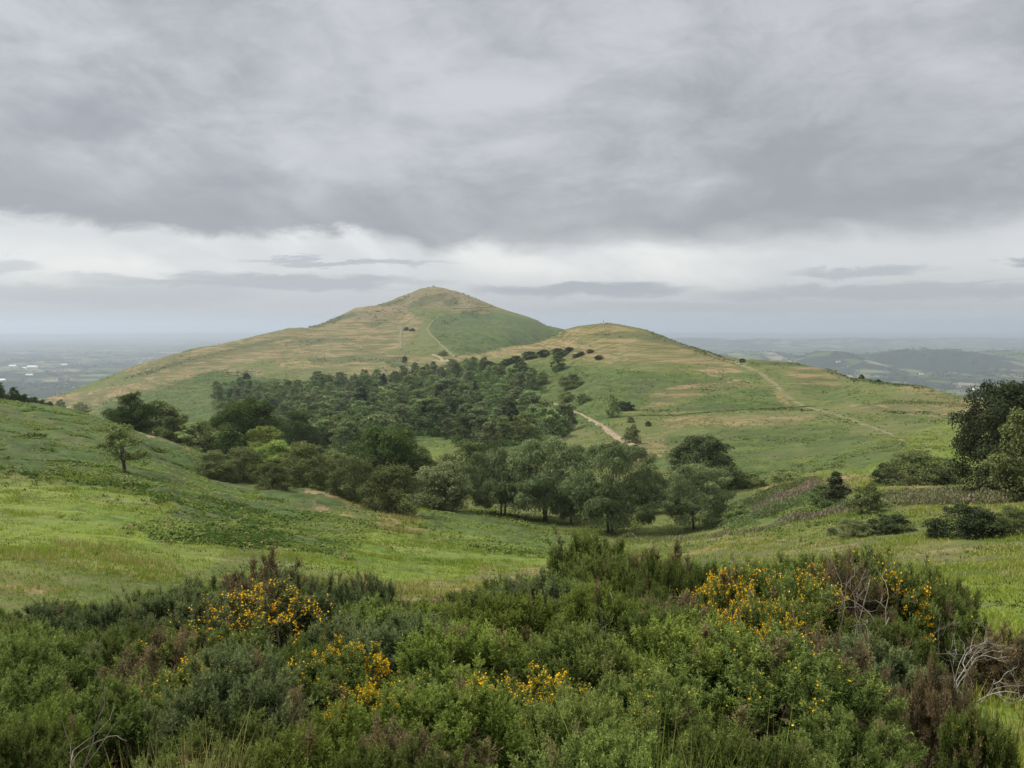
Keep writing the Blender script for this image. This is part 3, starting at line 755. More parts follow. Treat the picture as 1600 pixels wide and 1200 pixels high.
for px, top, b, w, l in ((1346,585,592,8,'small dark bush on the ridge skyline, taller of two'),(1372,592,597,7,'tiny dark bush on the ridge skyline, lower of two'),(1160,560,566,10,'dark tuft on the ridge where the path crosses')):
    T_('darkshrub',px,330,top,w,l,'bush','thorn_bush',base_py=b)
for px, top, w, d, l in ((-8,596,26,215,'dark tree cut by the picture edge on the crest of the bracken bank'),(20,605,22,200,'dark tree with pointed top on the crest of the bracken bank'),(36,616,22,206,'low dark tree beside the pointed one on the crest')):
    T_('oak',px,d,top,w,l,name='oak_tree')
for k, (px, top, w) in enumerate(((52,618,16),(64,613,16),(76,608,18),(88,604,18),(97,601,14),(46,622,14))):
    T_('oak',px,330,top,w,'dark tree in the short row between the bracken bank and the long ridge',name='oak_tree',group='trees in the row below the long ridge')
for px, top, b, w, l in ((125,629,645,26,'grey green tree at the foot of the long ridge, nearest the plain'),(95,624,640,14,'small tree at the toe of the long ridge'),(385,583,592,12,'lone small tree on the bare brown patch of the long ridge'),
                         (632,556,566,8,'tiny bush by the gully track'),(644,513,518,10,'dark bush beside the worn gully track, upper one'),(635,511,516,8,'dark bush beside the worn gully track, lower one'),(693,548,556,18,'dark gorse patch at the saddle, below the green slope')):
    T_('shrub' if w > 12 else 'darkshrub',px,1080 if px > 610 and b < 530 else 800 if px > 610 else 640,top,w,l,'bush' if w < 20 else 'tree','thorn_bush' if w < 20 else 'broadleaf_tree',base_py=b)

# dense wood in the dingle
WOODPOLY = [(335,600),(390,588),(440,590),(540,588),(600,590),(640,582),(700,572),(740,566),(800,575),(850,590),(858,620),(900,650),(890,680),(840,690),(760,705),(690,682),(640,700),(560,715),(480,705),(430,690),(345,660),(330,615)]
UPPER = [(640,560),(660,585),(590,600)]
def wood():
    pts = []; g = np.random.default_rng(77)
    tries = 0
    while len(pts) < 292 and tries < 14000:
        tries += 1
        d = math.exp(g.uniform(math.log(185), math.log(650))); px = g.uniform(320, 905)
        x = (px-800)/FPX*d; z = h1(x, d)
        qx, qy = project(np.array([x]), np.array([float(d)]), np.array([z]))
        if not inside(qx, qy, WOODPOLY)[0]: continue
        if 640 < qx[0] < 705 and 682 < qy[0] < 716: continue        # fern glade
        if qx[0] > 822 and -16 < (qy[0]-620) - (qx[0]-828)*.46 < 26: continue   # the track
        if qx[0] > 760 and qy[0] < 640 and g.random() < .45: continue
        if any((x-a)**2+(d-b)**2 < (4.4+.0055*d)**2 for a, b in pts): continue
        pts.append((x, d))
        hgt = g.uniform(6.5, 11) if qx[0] > 480 else g.uniform(4.5, 8)
        if qy[0] < 600: hgt *= .75
        kind = 'wood'; nm, lab, grp = 'birch_tree', 'grey green birch in the dense wood filling the dingle below the saddle', 'birches in the dense dingle wood'
        q = g.random()
        if qx[0] < 480: nm, lab, grp = 'scrub_tree', 'low dusky tree in the thin scrub under the long ridge', 'scrub trees under the long ridge'
        elif q < .07: kind, nm, lab, grp = 'conifer', 'yew_tree', 'very dark yew standing out among the paler birches of the dingle wood', 'dark yews in the dingle wood'
        elif q < .30: kind, nm, lab, grp = 'wood_light', 'broadleaf_tree', 'fuller olive green tree among the birches of the dingle wood', 'olive trees in the dingle wood'
        if kind == 'wood' and g.random() < .35: kind = 'wood_grey'
        cm, tm, H, W = PROTO[kind][g.integers(len(PROTO[kind]))]
        s = hgt*(.70+.4*g.random() if qx[0] > 760 else .95+.25*g.random())/H; wd = s*g.uniform(1.0, 1.3)
        o = empty(nm, (x, d, z-.15), g.uniform(0, 6.28), (wd, wd, s)); tag(o, lab, 'tree', grp)
        link('crown', cm, o); link('trunk', tm, o)
wood()
def undergrowth():
    g = np.random.default_rng(78); n = 14000
    x, y, z = [np.asarray(q) for q in ((lambda d, p: ((p-800)/FPX*d, d, height((p-800)/FPX*d, d)))(np.exp(g.uniform(math.log(185), math.log(660), n)), g.uniform(320, 905, n)))]
    qx, qy = project(x, y, z)
    k = inside(qx+8*fbm(x/9, y/9, 3, 5), qy+5*fbm(x/9, y/9, 3, 6), WOODPOLY) & ~((qx > 640) & (qx < 705) & (qy > 682) & (qy < 716)) & ~((qx > 815) & (np.abs((qy-620)-(qx-828)*.46) < 14))
    x, y, z = x[k], y[k], z[k]; n = len(x); per = 46
    r = np.repeat(g.uniform(1.0, 2.6, n), per); d = rdir(n*per, g); d[:,2] = np.abs(d[:,2])
    P = np.repeat(np.c_[x, y, z], per, 0)+d*r[:,None]*np.array([1,1,.85]); m = n*per
    nr = norm(d+rdir(m, g)*.7); t = norm(np.cross(nr, rdir(m, g))); B = np.cross(nr, t); L = g.uniform(.35,.8,m)
    V, Q = leaf_quads(P, t, B, L, L*.75)
    tint = np.clip(np.repeat(g.uniform(.1,.8,n), per)+g.normal(0,.2,m), 0, 1)
    tag(link('undergrowth', new_mesh('undergrowth', V, Q, tint=np.repeat(tint,4), mats=[M['oak']])), 'scrubby undergrowth closing the gaps of the dingle wood', None, None, 'stuff')  # darker leaf colour stands in for shade in the gaps between crowns
undergrowth()
T_('conifer',668,345,626,42,'very dark bushy yew with pale bare trunk beside the fern glade',name='yew_tree',base_py=676)
T_('conifer',565,420,606,40,'dark pointed evergreen near the top of the dingle wood',name='yew_tree')

# ------------------------------------------------------------------ gorse
def shoot_templates(n=8):
    out = []
    for k in range(n):
        g = np.random.default_rng(900+k)
        V = []; F = []; tn = []
        def shoot(p0, d, L, m, tip):
            a = norm(np.cross(d, g.normal(size=3))); b = np.cross(d, a); w = .0035
            i = len(V); V.extend([p0-a*w, p0+a*w, p0+d*L]); F.append((i,i+1,i+2)); tn.extend([.1,.1,.6])
            for q in range(m):
                t = .12+.88*(q+g.random())/m; an = g.random()*6.28
                o = a*math.cos(an)+b*math.sin(an)
                dd = norm(o*.95+d*g.uniform(.35,.95)); l = (.045-.018*t)*g.uniform(.7,1.3)
                s = norm(np.cross(dd, g.normal(size=3)))*.0046
                p = p0+d*L*t; i = len(V)
                V.extend([p-s, p+s, p+dd*l]); F.append((i,i+1,i+2)); c = .15+.6*t*tip; tn.extend([c,c,c+.25])
        up = np.array([0,0,1.])
        shoot(np.zeros(3), up, .23, 28, 1)
        for q in range(3):
            an = g.random()*6.28; h = g.uniform(.03,.13)
            shoot(up*h, norm(np.array([math.cos(an)*.8, math.sin(an)*.8, g.uniform(.6,1)])), g.uniform(.07,.12), 14, .9)
        out.append((np.array(V), np.array(F), np.array(tn)))
    return out
SHOOT = shoot_templates()
def place_templates(P, D, Ls, tin, g):
    """set a shoot at each point P, growing along D"""
    k = g.integers(0, len(SHOOT), len(P)); VV = []; FF = []; TT = []; n0 = 0
    a = norm(np.cross(D, rdir(len(P), g))); b = np.cross(D, a)
    for q in range(len(SHOOT)):
        i = np.where(k == q)[0]
        if not len(i): continue
        V, F, t = SHOOT[q]
        X = P[i][:,None] + Ls[i][:,None,None]*(V[None,:,0:1]*a[i][:,None]+V[None,:,1:2]*b[i][:,None]+V[None,:,2:3]*D[i][:,None])
        m = len(V)
        FF.append((F[None]+ (np.arange(len(i))*m)[:,None,None]).reshape(-1,3)+n0); n0 += m*len(i)
        VV.append(X.reshape(-1,3)); TT.append((np.clip(t[None]*.75+.0, 0, 1) + tin[i][:,None]).reshape(-1))
    return np.concatenate(VV), np.concatenate(FF), np.concatenate(TT)
def lobes(g, R0, H, n):
    C = []; RR = []
    for k in range(n):
        a = g.random()*6.28; q = R0*.62*math.sqrt(g.random())
        r = R0*g.uniform(.30,.50)
        top = H*(1-.45*(q/R0)**2)*g.uniform(.72,1.0)
        C.append((q*math.cos(a), q*math.sin(a), max(top-r, r*.4))); RR.append(r)
    for k in range(5):
        a = k/5*6.28+g.random(); q = R0*.6; r = R0*.42
        C.append((q*math.cos(a), q*math.sin(a), H*.25)); RR.append(r)
    return np.array(C), np.array(RR)
def gorse_proto(seed, mat, R0=.8, H=1.15, n=2300, old=.05):
    g = np.random.default_rng(seed)
    C, RR = lobes(g, R0, H, 11)
    per = 17; ns = n//per
    w = RR**2; idx = g.choice(len(C), ns*5, p=w/w.sum())
    d = rdir(ns*5, g); d[:,2] = np.where(d[:,2] < -.3, -d[:,2], d[:,2])
    S = C[idx]+d*RR[idx][:,None]*g.uniform(.78,1.0,(ns*5,1))
    ins = np.zeros(len(S))
    for c, r in zip(C, RR): ins = np.maximum(ins, 1-np.linalg.norm(S-c, axis=1)/r)
    keep = np.where((ins < .26) & (S[:,2] > .04))[0]
    sel = []
    for q in keep:                      # sprays keep a little apart: dark gaps stay between them
        if len(sel) >= ns: break
        if all(np.linalg.norm(S[q]-S[m]) > .092 for m in sel[-400:]): sel.append(q)
    S = S[sel]; d = d[sel]; ns = len(S)
    A_ = norm(d*.8+np.array([0,0,.75])+rdir(ns, g)*.32); La = g.uniform(.18,.42,ns)*np.where(g.random(ns) < .12, 1.5, 1)
    old_s = g.random(ns) < old+.30*np.clip(1-S[:,2]/(H*.4), 0, 1)
    t = g.random((ns, per))**.8
    side = rdir(ns*per, g).reshape(ns, per, 3); side -= (side*A_[:,None]).sum(2, keepdims=True)*A_[:,None]; side = norm(side)
    P = S[:,None]+A_[:,None]*(La[:,None]*(t-.55))[...,None]
    ang = (.75*(1-t)+.12)[...,None]
    D = norm(A_[:,None]*np.cos(ang)+side*np.sin(ang)+g.normal(size=side.shape)*.12).reshape(-1,3)
    P = P.reshape(-1,3); t = t.ravel()
    Ls = (.95-.30*t)*g.uniform(.7,1.15,len(P))
    tin = -.46+.66*t+np.repeat(g.normal(0,.10,ns), per)+np.where(np.repeat(old_s, per) & (g.random(len(P)) < .85), 1.5, 0)  # fresh green tips, darker bases: shade between sprays is put into the tint
    P = P+D*.08
    V, F, T = place_templates(P-D*.08, D, Ls, tin, g)
    me = new_mesh('foliage', V, F, tint=T, mats=[M[mat]])
    # the dead brown inside of the bush
    nl_ = 2600; i2 = g.choice(len(C), nl_, p=w/w.sum()); d2 = rdir(nl_, g)
    P2 = C[i2]+d2*RR[i2][:,None]*g.uniform(.35,.80,(nl_,1)); P2[:,2] = np.maximum(P2[:,2], .01)
    t2 = norm(rdir(nl_, g)+np.array([0,0,.4])); b2 = norm(np.cross(t2, rdir(nl_, g))); l2 = g.uniform(.05,.13,nl_)
    V2, Q2 = leaf_quads(P2, t2, b2, l2, l2*.28)
    litter = new_mesh('dead_needles', V2, Q2, tint=np.repeat(g.random(nl_), 4), mats=[M['litter']])
    # woody stems
    mb = MB()
    for k in range(34):
        c = C[g.integers(len(C))]; e = c+rdir(1, g)[0]*g.uniform(.1,.32)
        a = np.array([g.normal()*.12, g.normal()*.12, -.15]); t = np.linspace(0,1,6)[:,None]
        mid = (a+e)/2+np.array([g.normal()*.08, g.normal()*.08, -.08])
        mb.tube((1-t)**2*a+2*t*(1-t)*mid+t**2*e, .014*(1.1-.85*t[:,0])*g.uniform(.7,1.5), 5)
    return dict(fol=me, lit=litter, stem=mb.mesh('stems', M['gorse_stem']), P=P, D=D, Ls=Ls, H=H, R=R0)
def blossom_mesh(pr, seed, n, spread):
    """flowers set along the tips of shoots in a few clusters"""
    g = np.random.default_rng(seed)
    P, D, Ls = pr['P'], pr['D'], pr['Ls']
    up = np.where(P[:,2] > pr['H']*.55)[0]
    seeds = P[g.choice(up, 5)]
    dist = np.min(np.linalg.norm(P[up][:,None]-seeds[None], axis=2), axis=1)
    pr_ = np.exp(-(dist/spread)**2)+.015
    i = up[g.choice(len(up), n, p=pr_/pr_.sum())]
    t = g.uniform(.7,1.15,n)
    C = P[i]-D[i]*.08 + D[i]*(.21*Ls[i]*t)[:,None] + rdir(n, g)*.012
    ax = norm(D[i]*.4+rdir(n, g))
    Vs = []; Qs = []; Ts = []
    for q in range(4):
        s = norm(np.cross(ax, rdir(n, g))); L = g.uniform(.010,.019,n)
        T = norm(ax+s*.75); B = norm(np.cross(T, ax))
        V, Q = leaf_quads(C+T*(L*.5)[:,None], T, B, L, L*.85)
        Qs.append(Q+q*n*4); Vs.append(V); Ts.append(np.repeat(g.random(n), 4))
    return new_mesh('blossom', np.concatenate(Vs), np.concatenate(Qs), tint=np.concatenate(Ts), mats=[M['blossom']])
GP = {'green': [gorse_proto(s, 'gorse') for s in (201,202,203,204)], 'grey': [gorse_proto(s, 'gorse_grey') for s in (211,212)],
      'bright': [gorse_proto(s, 'gorse_bright') for s in (221,222)], 'brown': [gorse_proto(s, 'gorse_brown', n=1300, old=.45) for s in (231,232)]}
for kk in GP:
    for i, p in enumerate(GP[kk]):
        p['dense'] = blossom_mesh(p, 301+i, 2300, .26); p['few'] = blossom_mesh(p, 321+i, 130, .26)
SILX = [-200,0,100,200,300,370,450,540,600,680,740,800,870,885,950,1020,1100,1180,1300,1400,1480,1500,1540,1600,1800]
SILY = [945,945,940,925,895,880,885,905,945,945,915,892,885,868,846,836,862,855,853,858,872,905,1080,1080,1080]
def gorse_at(px, d, h, r, kind, flower, label, group=None, var=None, name='gorse_bush'):
    x = (px-800)/FPX*d; z = h1(x, d)
    P = GP[kind]; p = P[(var if var is not None else random.randrange(len(P))) % len(P)]
    s = r/p['R']
    o = empty(name, (x, d, z-.05), random.uniform(0, 6.28), (s, s, h/p['H'])); tag(o, label, 'gorse bush', group)
    link('foliage', p['fol'], o); link('stems', p['stem'], o); link('dead_needles', p['lit'], o)
    if flower: link('blossom', p[flower], o)
    return o, (x, d)
def gorse_bank():
    g = np.random.default_rng(42); placed = []
    # bushes the photo singles out: photo column, row of the top, metres, radius, kind, flowers, label
    special = [
     (365,940,8.6,1.0,'grey','dense','big greyish gorse bush crowned with a thick patch of orange yellow flowers'),
     (300,990,7.2,.75,'green','few','dark gorse bush with few flowers under the thickly flowering grey one'),
     (520,1035,6.2,.62,'green','dense','low flowering gorse beside the brown hollow, yellow clusters down its side'),
     (575,1090,5.2,.48,'bright','dense','small yellow green gorse dotted with flowers below the low flowering one'),
     (820,1062,5.4,.62,'green','dense','gorse with a band of golden flowers along its top, middle of the bank'),
     (690,1058,5.7,.55,'green','few','gorse with scattered flowers beside the golden banded one'),
     (1200,890,9.8,.95,'green','dense','tall gorse with a bright golden flower cluster near the dead branches'),
     (1020,1075,4.9,.5,'green','few','squat gorse with sparse flowers under the feathery bright one'),
     (285,1045,6.4,.55,'green','dense','low gorse with golden sprigs beside the pale brown tangle'),
     (1205,940,8.4,.75,'green','dense','gorse with flowers trailing down in front of the tall golden clustered one'),
     (1345,862,11.2,1.0,'green','dense','gorse on the far edge with yellow flowers along its crest'),
     (1440,870,11.0,.8,'green','few','rounded gorse at the far end of the flowering crest'),
     (1275,862,11.6,.8,'green','few','dark gorse on the far edge with one small flower tuft'),
     (1060,935,8.8,.6,'brown',None,'rust brown dying gorse beside green ones, middle of the bank'),
     (240,1005,7.0,.55,'brown',None,'pale brown dead gorse tangle beside the dark hollow'),
     (595,1150,4.1,.32,'brown',None,'brown dead gorse tuft low at the picture bottom edge'),
     (700,1180,3.9,.25,'brown',None,'smaller brown dead tuft beside the larger one at the bottom edge'),
     (1040,842,12.6,.8,'brown',None,'brownish gorse topping the far edge before the trunk of the leaning birch'),
     (1330,872,10.6,.6,'brown',None,'reddish brown gorse patch below the yellow crest'),
     (930,850,12.6,.9,'green',None,'dark upright gorse at the far edge where the meadow meets the bank'),
     (540,905,10.5,.6,'grey',None,'grey gorse with one tall spike against the bright meadow'),
     (400,880,12.2,.9,'brown',None,'brown heathery gorse topping the far edge above the flowering bush'),
     (1556,1108,5.3,.24,'green','few','isolated dark gorse bush on grass below the dead white shrub'),
     (1478,1052,6.0,.30,'brown',None,'withered brown shrub at the foot of the dead white shrub'),
     (1590,990,10.2,.5,'brown',None,'low brown gorse behind the dead white shrub'),
     (460,1150,3.9,.45,'bright',None,'light green gorse low at the bottom edge beside the brown tuft'),
     (700,1095,4.6,.62,'bright',None,'fresh green feathery gorse below the golden banded one'),
     (1210,1010,5.6,.85,'green','few','large fresh gorse mound with one stray flower, in front of the dead branches'),
     (1130,990,6.2,.8,'bright',None,'feathery bright gorse beside the rust brown one'),
    ]
    for px, top, d, r, kind, fl, lab in special:
        u, w = ray(px, top); x = u*d; hh = w*d - h1(x, d)
        hh = min(max(hh, .35), 1.75)
        _, p = gorse_at(px, d, hh+.05, r, kind, fl, lab, var=g.integers(4)); placed.append((*p, r*.85))
    zones = [(0,430,'spiny green gorse bush without flowers at the bank end below the bracken slope','plain gorse bushes below the bracken slope'),
             (430,900,'spiny green gorse bush without flowers in the bank before the bright meadow','plain gorse bushes before the bright meadow'),
             (900,1700,'spiny green gorse bush without flowers in the bank below the birches','plain gorse bushes before the birches')]
    cnt = 0
    for px in list(range(-50, 620, 44))+list(range(660, 1500, 46)):        # the bushes that stand along the far edge
        d = g.uniform(11.2, 13.6); x = (px+g.uniform(-14,14)-800)/FPX*d; z = h1(x, d); u, w = ray(px, np.interp(px, SILX, SILY)+g.uniform(-4, 12))
        hh = w*d-z
        if hh < .35: continue
        q = g.random(); kind = 'grey' if px < 600 and q < .3 else 'brown' if q > .86 else 'green'
        zz = [z_ for z_ in zones if z_[0] <= max(px, 0) < z_[1]][0]; lab, grp = zz[2], zz[3]
        if kind == 'brown': lab, grp = lab.replace('spiny green', 'brownish thin'), grp.replace('plain', 'brownish')
        elif kind == 'grey': lab, grp = lab.replace('spiny green', 'greyish'), grp.replace('plain', 'greyish')
        _, p = gorse_at(px, d, min(hh, 1.75)*.93, g.uniform(.6,.85), kind, None, lab, grp); placed.append((*p, .6)); cnt += 1
    tries = 0
    while tries < 7000 and cnt < 150:
        tries += 1
        d = g.uniform(3.3, 14.5) if g.random() < .7 else g.uniform(9, 15); px = g.uniform(-60, 1500 if d > 6 else 1470)
        x = (px-800)/FPX*d; z = h1(x, d); r = g.uniform(.5,.85)
        if d < 5: r *= .72
        if any((x-a)**2+(d-b)**2 < (.70*(r+q))**2 for a, b, q in placed): continue
        sil = np.interp(px, SILX, SILY)
        u, w = ray(px, sil+g.uniform(0, 10)); lim = w*d - z
        hh = min(g.uniform(.75,1.25)*(1.0 if d > 5 else .75), lim)
        if hh < .38: continue
        if px > 1400 and 6.5 < d < 10.6: continue
        if d < 8 and px+r/d*FPX*.8 > 1500: continue
        if 470 < px < 560 and 900 < sil and d > 12: continue
        q = g.random(); kind = 'green'
        if px < 250 and d < 8: kind = 'green' if q < .6 else 'bright'
        elif px < 640 and d > 7: kind = 'grey' if q < .4 else 'green' if q < .95 else 'brown'
        elif d > 10.5 and q < .12: kind = 'brown'
        elif q > .8: kind = 'bright'
        elif q > .72: kind = 'grey'
        elif q > .69: kind = 'brown'
        zz = [z_ for z_ in zones if z_[0] <= max(px, 0) < z_[1]][0]
        lab, grp = zz[2], zz[3]
        if kind == 'brown': lab, grp = lab.replace('spiny green', 'brownish thin'), grp.replace('plain', 'brownish')
        elif kind == 'grey': lab, grp = lab.replace('spiny green', 'greyish'), grp.replace('plain', 'greyish')
        elif kind == 'bright': lab, grp = lab.replace('spiny green', 'fresh yellowish green'), grp.replace('plain', 'fresh green')
        _, p = gorse_at(px, d, hh, r, kind, None, lab, grp); placed.append((*p, r)); cnt += 1
    print('gorse', cnt)
gorse_bank()
for px, d, top, b, w, lab in ((1512,52,788,840,98,'dark gorse mound standing on the grass below the big sycamore'),(1585,50,792,836,60,'brown edged gorse beside the dark mound, at the picture edge'),
                         (1392,58,806,832,66,'low spread gorse patch on the pale grass beside the dark mound'),(1334,56,812,838,56,'small brownish gorse clump on the pale grass, away from the dark mound'),
                         (1466,50,822,840,34,'little gorse tuft at the foot of the dark mound'),(1300,55,822,836,18,'tiny brown gorse sprig at the end of the small clump')):
    T_('hawthorn' if 'brown' in lab else 'darkshrub', px, d, top, w, lab, 'gorse bush', 'gorse_bush', base_py=b)

# ------------------------------------------------------------------ dead branches
def dead_shrub(name, px, d, H, spread, n, seed, label, r0=.016, lean=(0,0), sink=.1, levels=3):
    g = np.random.default_rng(seed); mb = MB()
    x = (px-800)/FPX*d; z = h1(x, d)
    def grow(p, dr, L, r, lev):
        m = 7; pts = [p]
        for k in range(m-1):
            dr = norm(dr+g.normal(size=3)*.26+np.array([0,0,.05])); pts.append(pts[-1]+dr*L/(m-1))
        mb.tube(pts, r*np.linspace(1,.55 if lev else .25,m), 6 if lev == levels else 5)
        if lev > 0:
            for k in range(g.integers(2,5)):
                i = g.integers(2, m)
                grow(pts[i], norm(dr+rdir(1, g)[0]*.95), L*g.uniform(.4,.72), r*.55, lev-1)
    for k in range(n):
        a = k/n*6.28+g.random()
        grow(np.array([g.normal()*.04, g.normal()*.04, -.1]), norm(np.array([math.cos(a)*spread+lean[0], math.sin(a)*spread+lean[1], 1.0])), H*g.uniform(.55,.8), r0*g.uniform(.7,1.2), levels)
    o = link(name, mb.mesh(name, M['deadwood' if seed == 51 else 'greywood'])); o.location = (x, d, z-sink+.1)
    return tag(o, label, 'dead shrub')
dead_shrub('dead_shrub', 1530, 9.6, 1.05, .55, 7, 51, 'bleached bare dead shrub spreading white branches on the grass at the end of the bank', r0=.0085)
dead_shrub('dead_shrub', 1290, 8.6, 1.55, .55, 4, 52, 'grey leafless dead branches rising beside the golden flowered gorse', r0=.013)
dead_shrub('dead_shrub', 1355, 8.4, 1.6, .35, 4, 53, 'upright thin dead shrub next to the grey leafless branches', r0=.012)
dead_shrub('dead_shrub', 118, 3.2, 1.0, .16, 2, 54, 'forked pale dead branch standing out at the lower corner of the bank', r0=.0075, lean=(.1,0), levels=2)
dead_shrub('dead_shrub', 225, 3.2, .95, .16, 2, 55, 'long curved dead branch beside the forked pale one', r0=.007, lean=(-.15,0), levels=2)
dead_shrub('dead_shrub', 930, 8.2, 1.2, .3, 4, 56, 'thin straw coloured dead stems in the hollow before the meadow', r0=.010, levels=2)
dead_shrub('dead_shrub', 660, 8.6, 1.0, .7, 5, 57, 'tangle of dead twigs on gorse top below the meadow path', r0=.009, levels=2)
dead_shrub('dead_shrub', 905, 7.6, 1.1, .25, 3, 58, 'slim dead stalks beside the straw coloured stems', r0=.010, levels=2)
dead_shrub('dead_shrub', 590, 6.6, .85, .6, 4, 59, 'bent grey twigs beside the low flowering gorse', r0=.009, levels=2)
dead_shrub('dead_shrub', 250, 6.8, 1.0, .6, 5, 60, 'pale tangled twigs on the brown dead gorse', r0=.008, levels=2)
dead_shrub('dead_shrub', 395, 8.4, 1.15, .5, 4, 63, 'few grey twigs poking from behind the thick flower patch', r0=.008, levels=2)

# ------------------------------------------------------------------ ground cover
def polar_points(n, d0, d1, p0, p1, g):
    d = np.exp(g.uniform(math.log(d0), math.log(d1), n)); u = (g.uniform(p0, p1, n)-800)/FPX
    x = u*d; z = height(x, d)
    return x, d, z
def blades(P, h, w, g, per, lean=.5, spread=.12):
    n = len(P)*per
    P = np.repeat(P, per, 0); h = np.repeat(h, per)*g.uniform(.6,1.2,n); w = np.repeat(w, per)
    sp = np.repeat(spread if np.ndim(spread) else np.full(len(P)//per, spread), per)
    off = g.normal(size=(n,2))*sp[:,None]
    a = g.random(n)*6.28; ln = h*lean*g.random(n)
    B = np.c_[np.cos(a)*w, np.sin(a)*w, np.zeros(n)]
    base = P+np.c_[off, np.zeros(n)-.02]; b2 = g.random(n)*6.28
    tip = base+np.c_[np.cos(b2)*ln, np.sin(b2)*ln, h]
    V = np.stack([base-B, base+B, tip], 1).reshape(-1,3)
    return V, np.arange(n*3).reshape(-1,3), n
def grass():
    g = np.random.default_rng(61)
    x, y, z = polar_points(140000, 14, 190, -240, 1840, g)
    cv = cover(x, y, z)
    keep = (cv['bracken'] < .5) & ((cv['dark'] < .5))
    clump = fbm(x/2.5, y/2.5, 3, 71)
    keep &= (g.random(len(x)) < .45+.8*clump)
    x, y, z, dry, lush, clump = x[keep], y[keep], z[keep], cv['dry'][keep], cv['lush'][keep], clump[keep]
    r = np.hypot(x, y)
    h = (.07+.0011*r)*(1+.9*dry+1.6*np.maximum(clump, 0)); w = .006+.00042*r
    V, F, n = blades(np.c_[x, y, z], h, w, g, 6, .9, .03+.0022*r)
    t = np.clip(.5+.55*fbm(x/7, y/7, 3, 73)+.15*lush, 0, 1)
    t = np.where(g.random(len(x)) < .10+.75*dry, 1.05+.35*g.random(len(x)), t)
    me = new_mesh('grass', V, F, tint=np.repeat(np.clip(np.repeat(t, 6)+g.normal(0,.1,n), 0, 1.5), 3), mats=[M['grass']])
    tag(link('grass', me), 'short meadow grass with paler dry tufts', None, None, 'stuff')
    x, y, z = polar_points(31000, 18, 175, -240, 1840, g)
    cl = fbm(x/8, y/8, 3, 79); cv = cover(x, y, z); k = (g.random(len(x)) < np.clip(.04+.8*cl, .01, .6)) & (cv['bracken'] < .5)
    x, y, z = x[k], y[k], z[k]; n = len(x); V, F, m = blades(np.c_[x, y, z], (.06+.0014*y)*g.uniform(.5,1.3,n), .012+.0006*y*g.uniform(.6,1.3,n), g, 9, 1.3, .05+.0022*y)
    tag(link('weeds', new_mesh('weeds', V, F, tint=np.repeat(np.clip(g.normal(.5,.3,m), 0, 1), 3), mats=[M['tussock']])), 'dark tufts of rush and thistle dotted over the meadow', None, None, 'stuff')
    # tall grass at the foot of the view and on the right edge
    for nm, spots, hh, dry_, lab in (
        ('tall_grass', [(1590,5,4.5,1.2,900),(1560,7,1.2,1.4,700),(1590,10,3,2.0,900),(1480,4.2,.8,.5,260),(1560,13,3,3,900)], .20, .1, 'lush green grass growing around the dead white shrub'),
        ('tall_grass', [(1085,3.5,.28,.12,34),(1000,3.5,.2,.1,14),(1120,3.5,.2,.1,14)], .80, .12, 'long bright grass blades poking up from the gorse at the bottom edge'),
        ('tall_grass', [(300,3.7,.35,.2,130),(255,3.7,.25,.2,80)], .68, .95, 'straw coloured dead grass at the bottom corner'),
        ('tall_grass', [(575,31,3,1.5,160),(640,86,4,2,200),(630,72,2,1,130),(130,34,2,1.5,50),(190,30,2.0,1,60),(60,27,3,1,40)], .42, .8, 'pale seeding grass standing on the meadow')):
        Ps = []; W = []
        for px, d, sx, sy, k in spots:
            xx = (px-800)/FPX*d+g.normal(size=k)*sx*.5; yy = d+g.normal(size=k)*sy*.5; Ps.append(np.c_[xx, yy, height(xx, yy)]); W.append(np.full(k, .003+.0005*d))
        P = np.concatenate(Ps); W = np.concatenate(W)
        V, F, n = blades(P, hh*g.uniform(.6,1.2,len(P)), W, g, 5, .75, .06)
        t = np.where(g.random(n) < dry_, 1.3, g.random(n))
        tag(link(nm, new_mesh(nm, V, F, tint=np.repeat(t,3), mats=[M['grass']])), lab, None, None, 'stuff')
grass()
def fronds(P, L, W, g, per, tint, rise=.55):
    """arching fern fronds in rosettes"""
    n = len(P)*per
    P = np.repeat(P, per, 0); L = np.repeat(L, per)*g.uniform(.6,1.25,n); W = np.repeat(W, per)*g.uniform(.7,1.2,n); t = np.repeat(tint, per)+g.normal(0,.13,n)
    a = g.random(n)*6.28; d = np.c_[np.cos(a), np.sin(a), np.zeros(n)]; s = np.c_[-np.sin(a), np.cos(a), np.zeros(n)]
    up = np.array([0,0,1.]); rs = rise*g.uniform(.6,1.3,n)
    p0 = P+d*(L*.08)[:,None]
    p1 = P+d*(L*.5)[:,None]+up*(L*rs)[:,None]
    p2 = P+d*L[:,None]+up*(L*rs*g.uniform(.55,1.0,n))[:,None]
    tw = (g.normal(size=n)*.35)[:,None]*up
    V = np.stack([p0, p1-(s+tw)*(W*.5)[:,None], p1+(s+tw)*(W*.5)[:,None], p2], 1).reshape(-1,3)
    i = np.arange(n)*4
    F = np.concatenate([np.c_[i, i+2, i+1], np.c_[i+1, i+2, i+3]])
    tt = np.clip(np.stack([t-.35, t, t, t+.15], 1), 0, None)
    tt = np.where(np.repeat(t[:,None], 4, 1) > 1, np.repeat(t[:,None], 4, 1), tt)
    return V, F, tt.ravel()
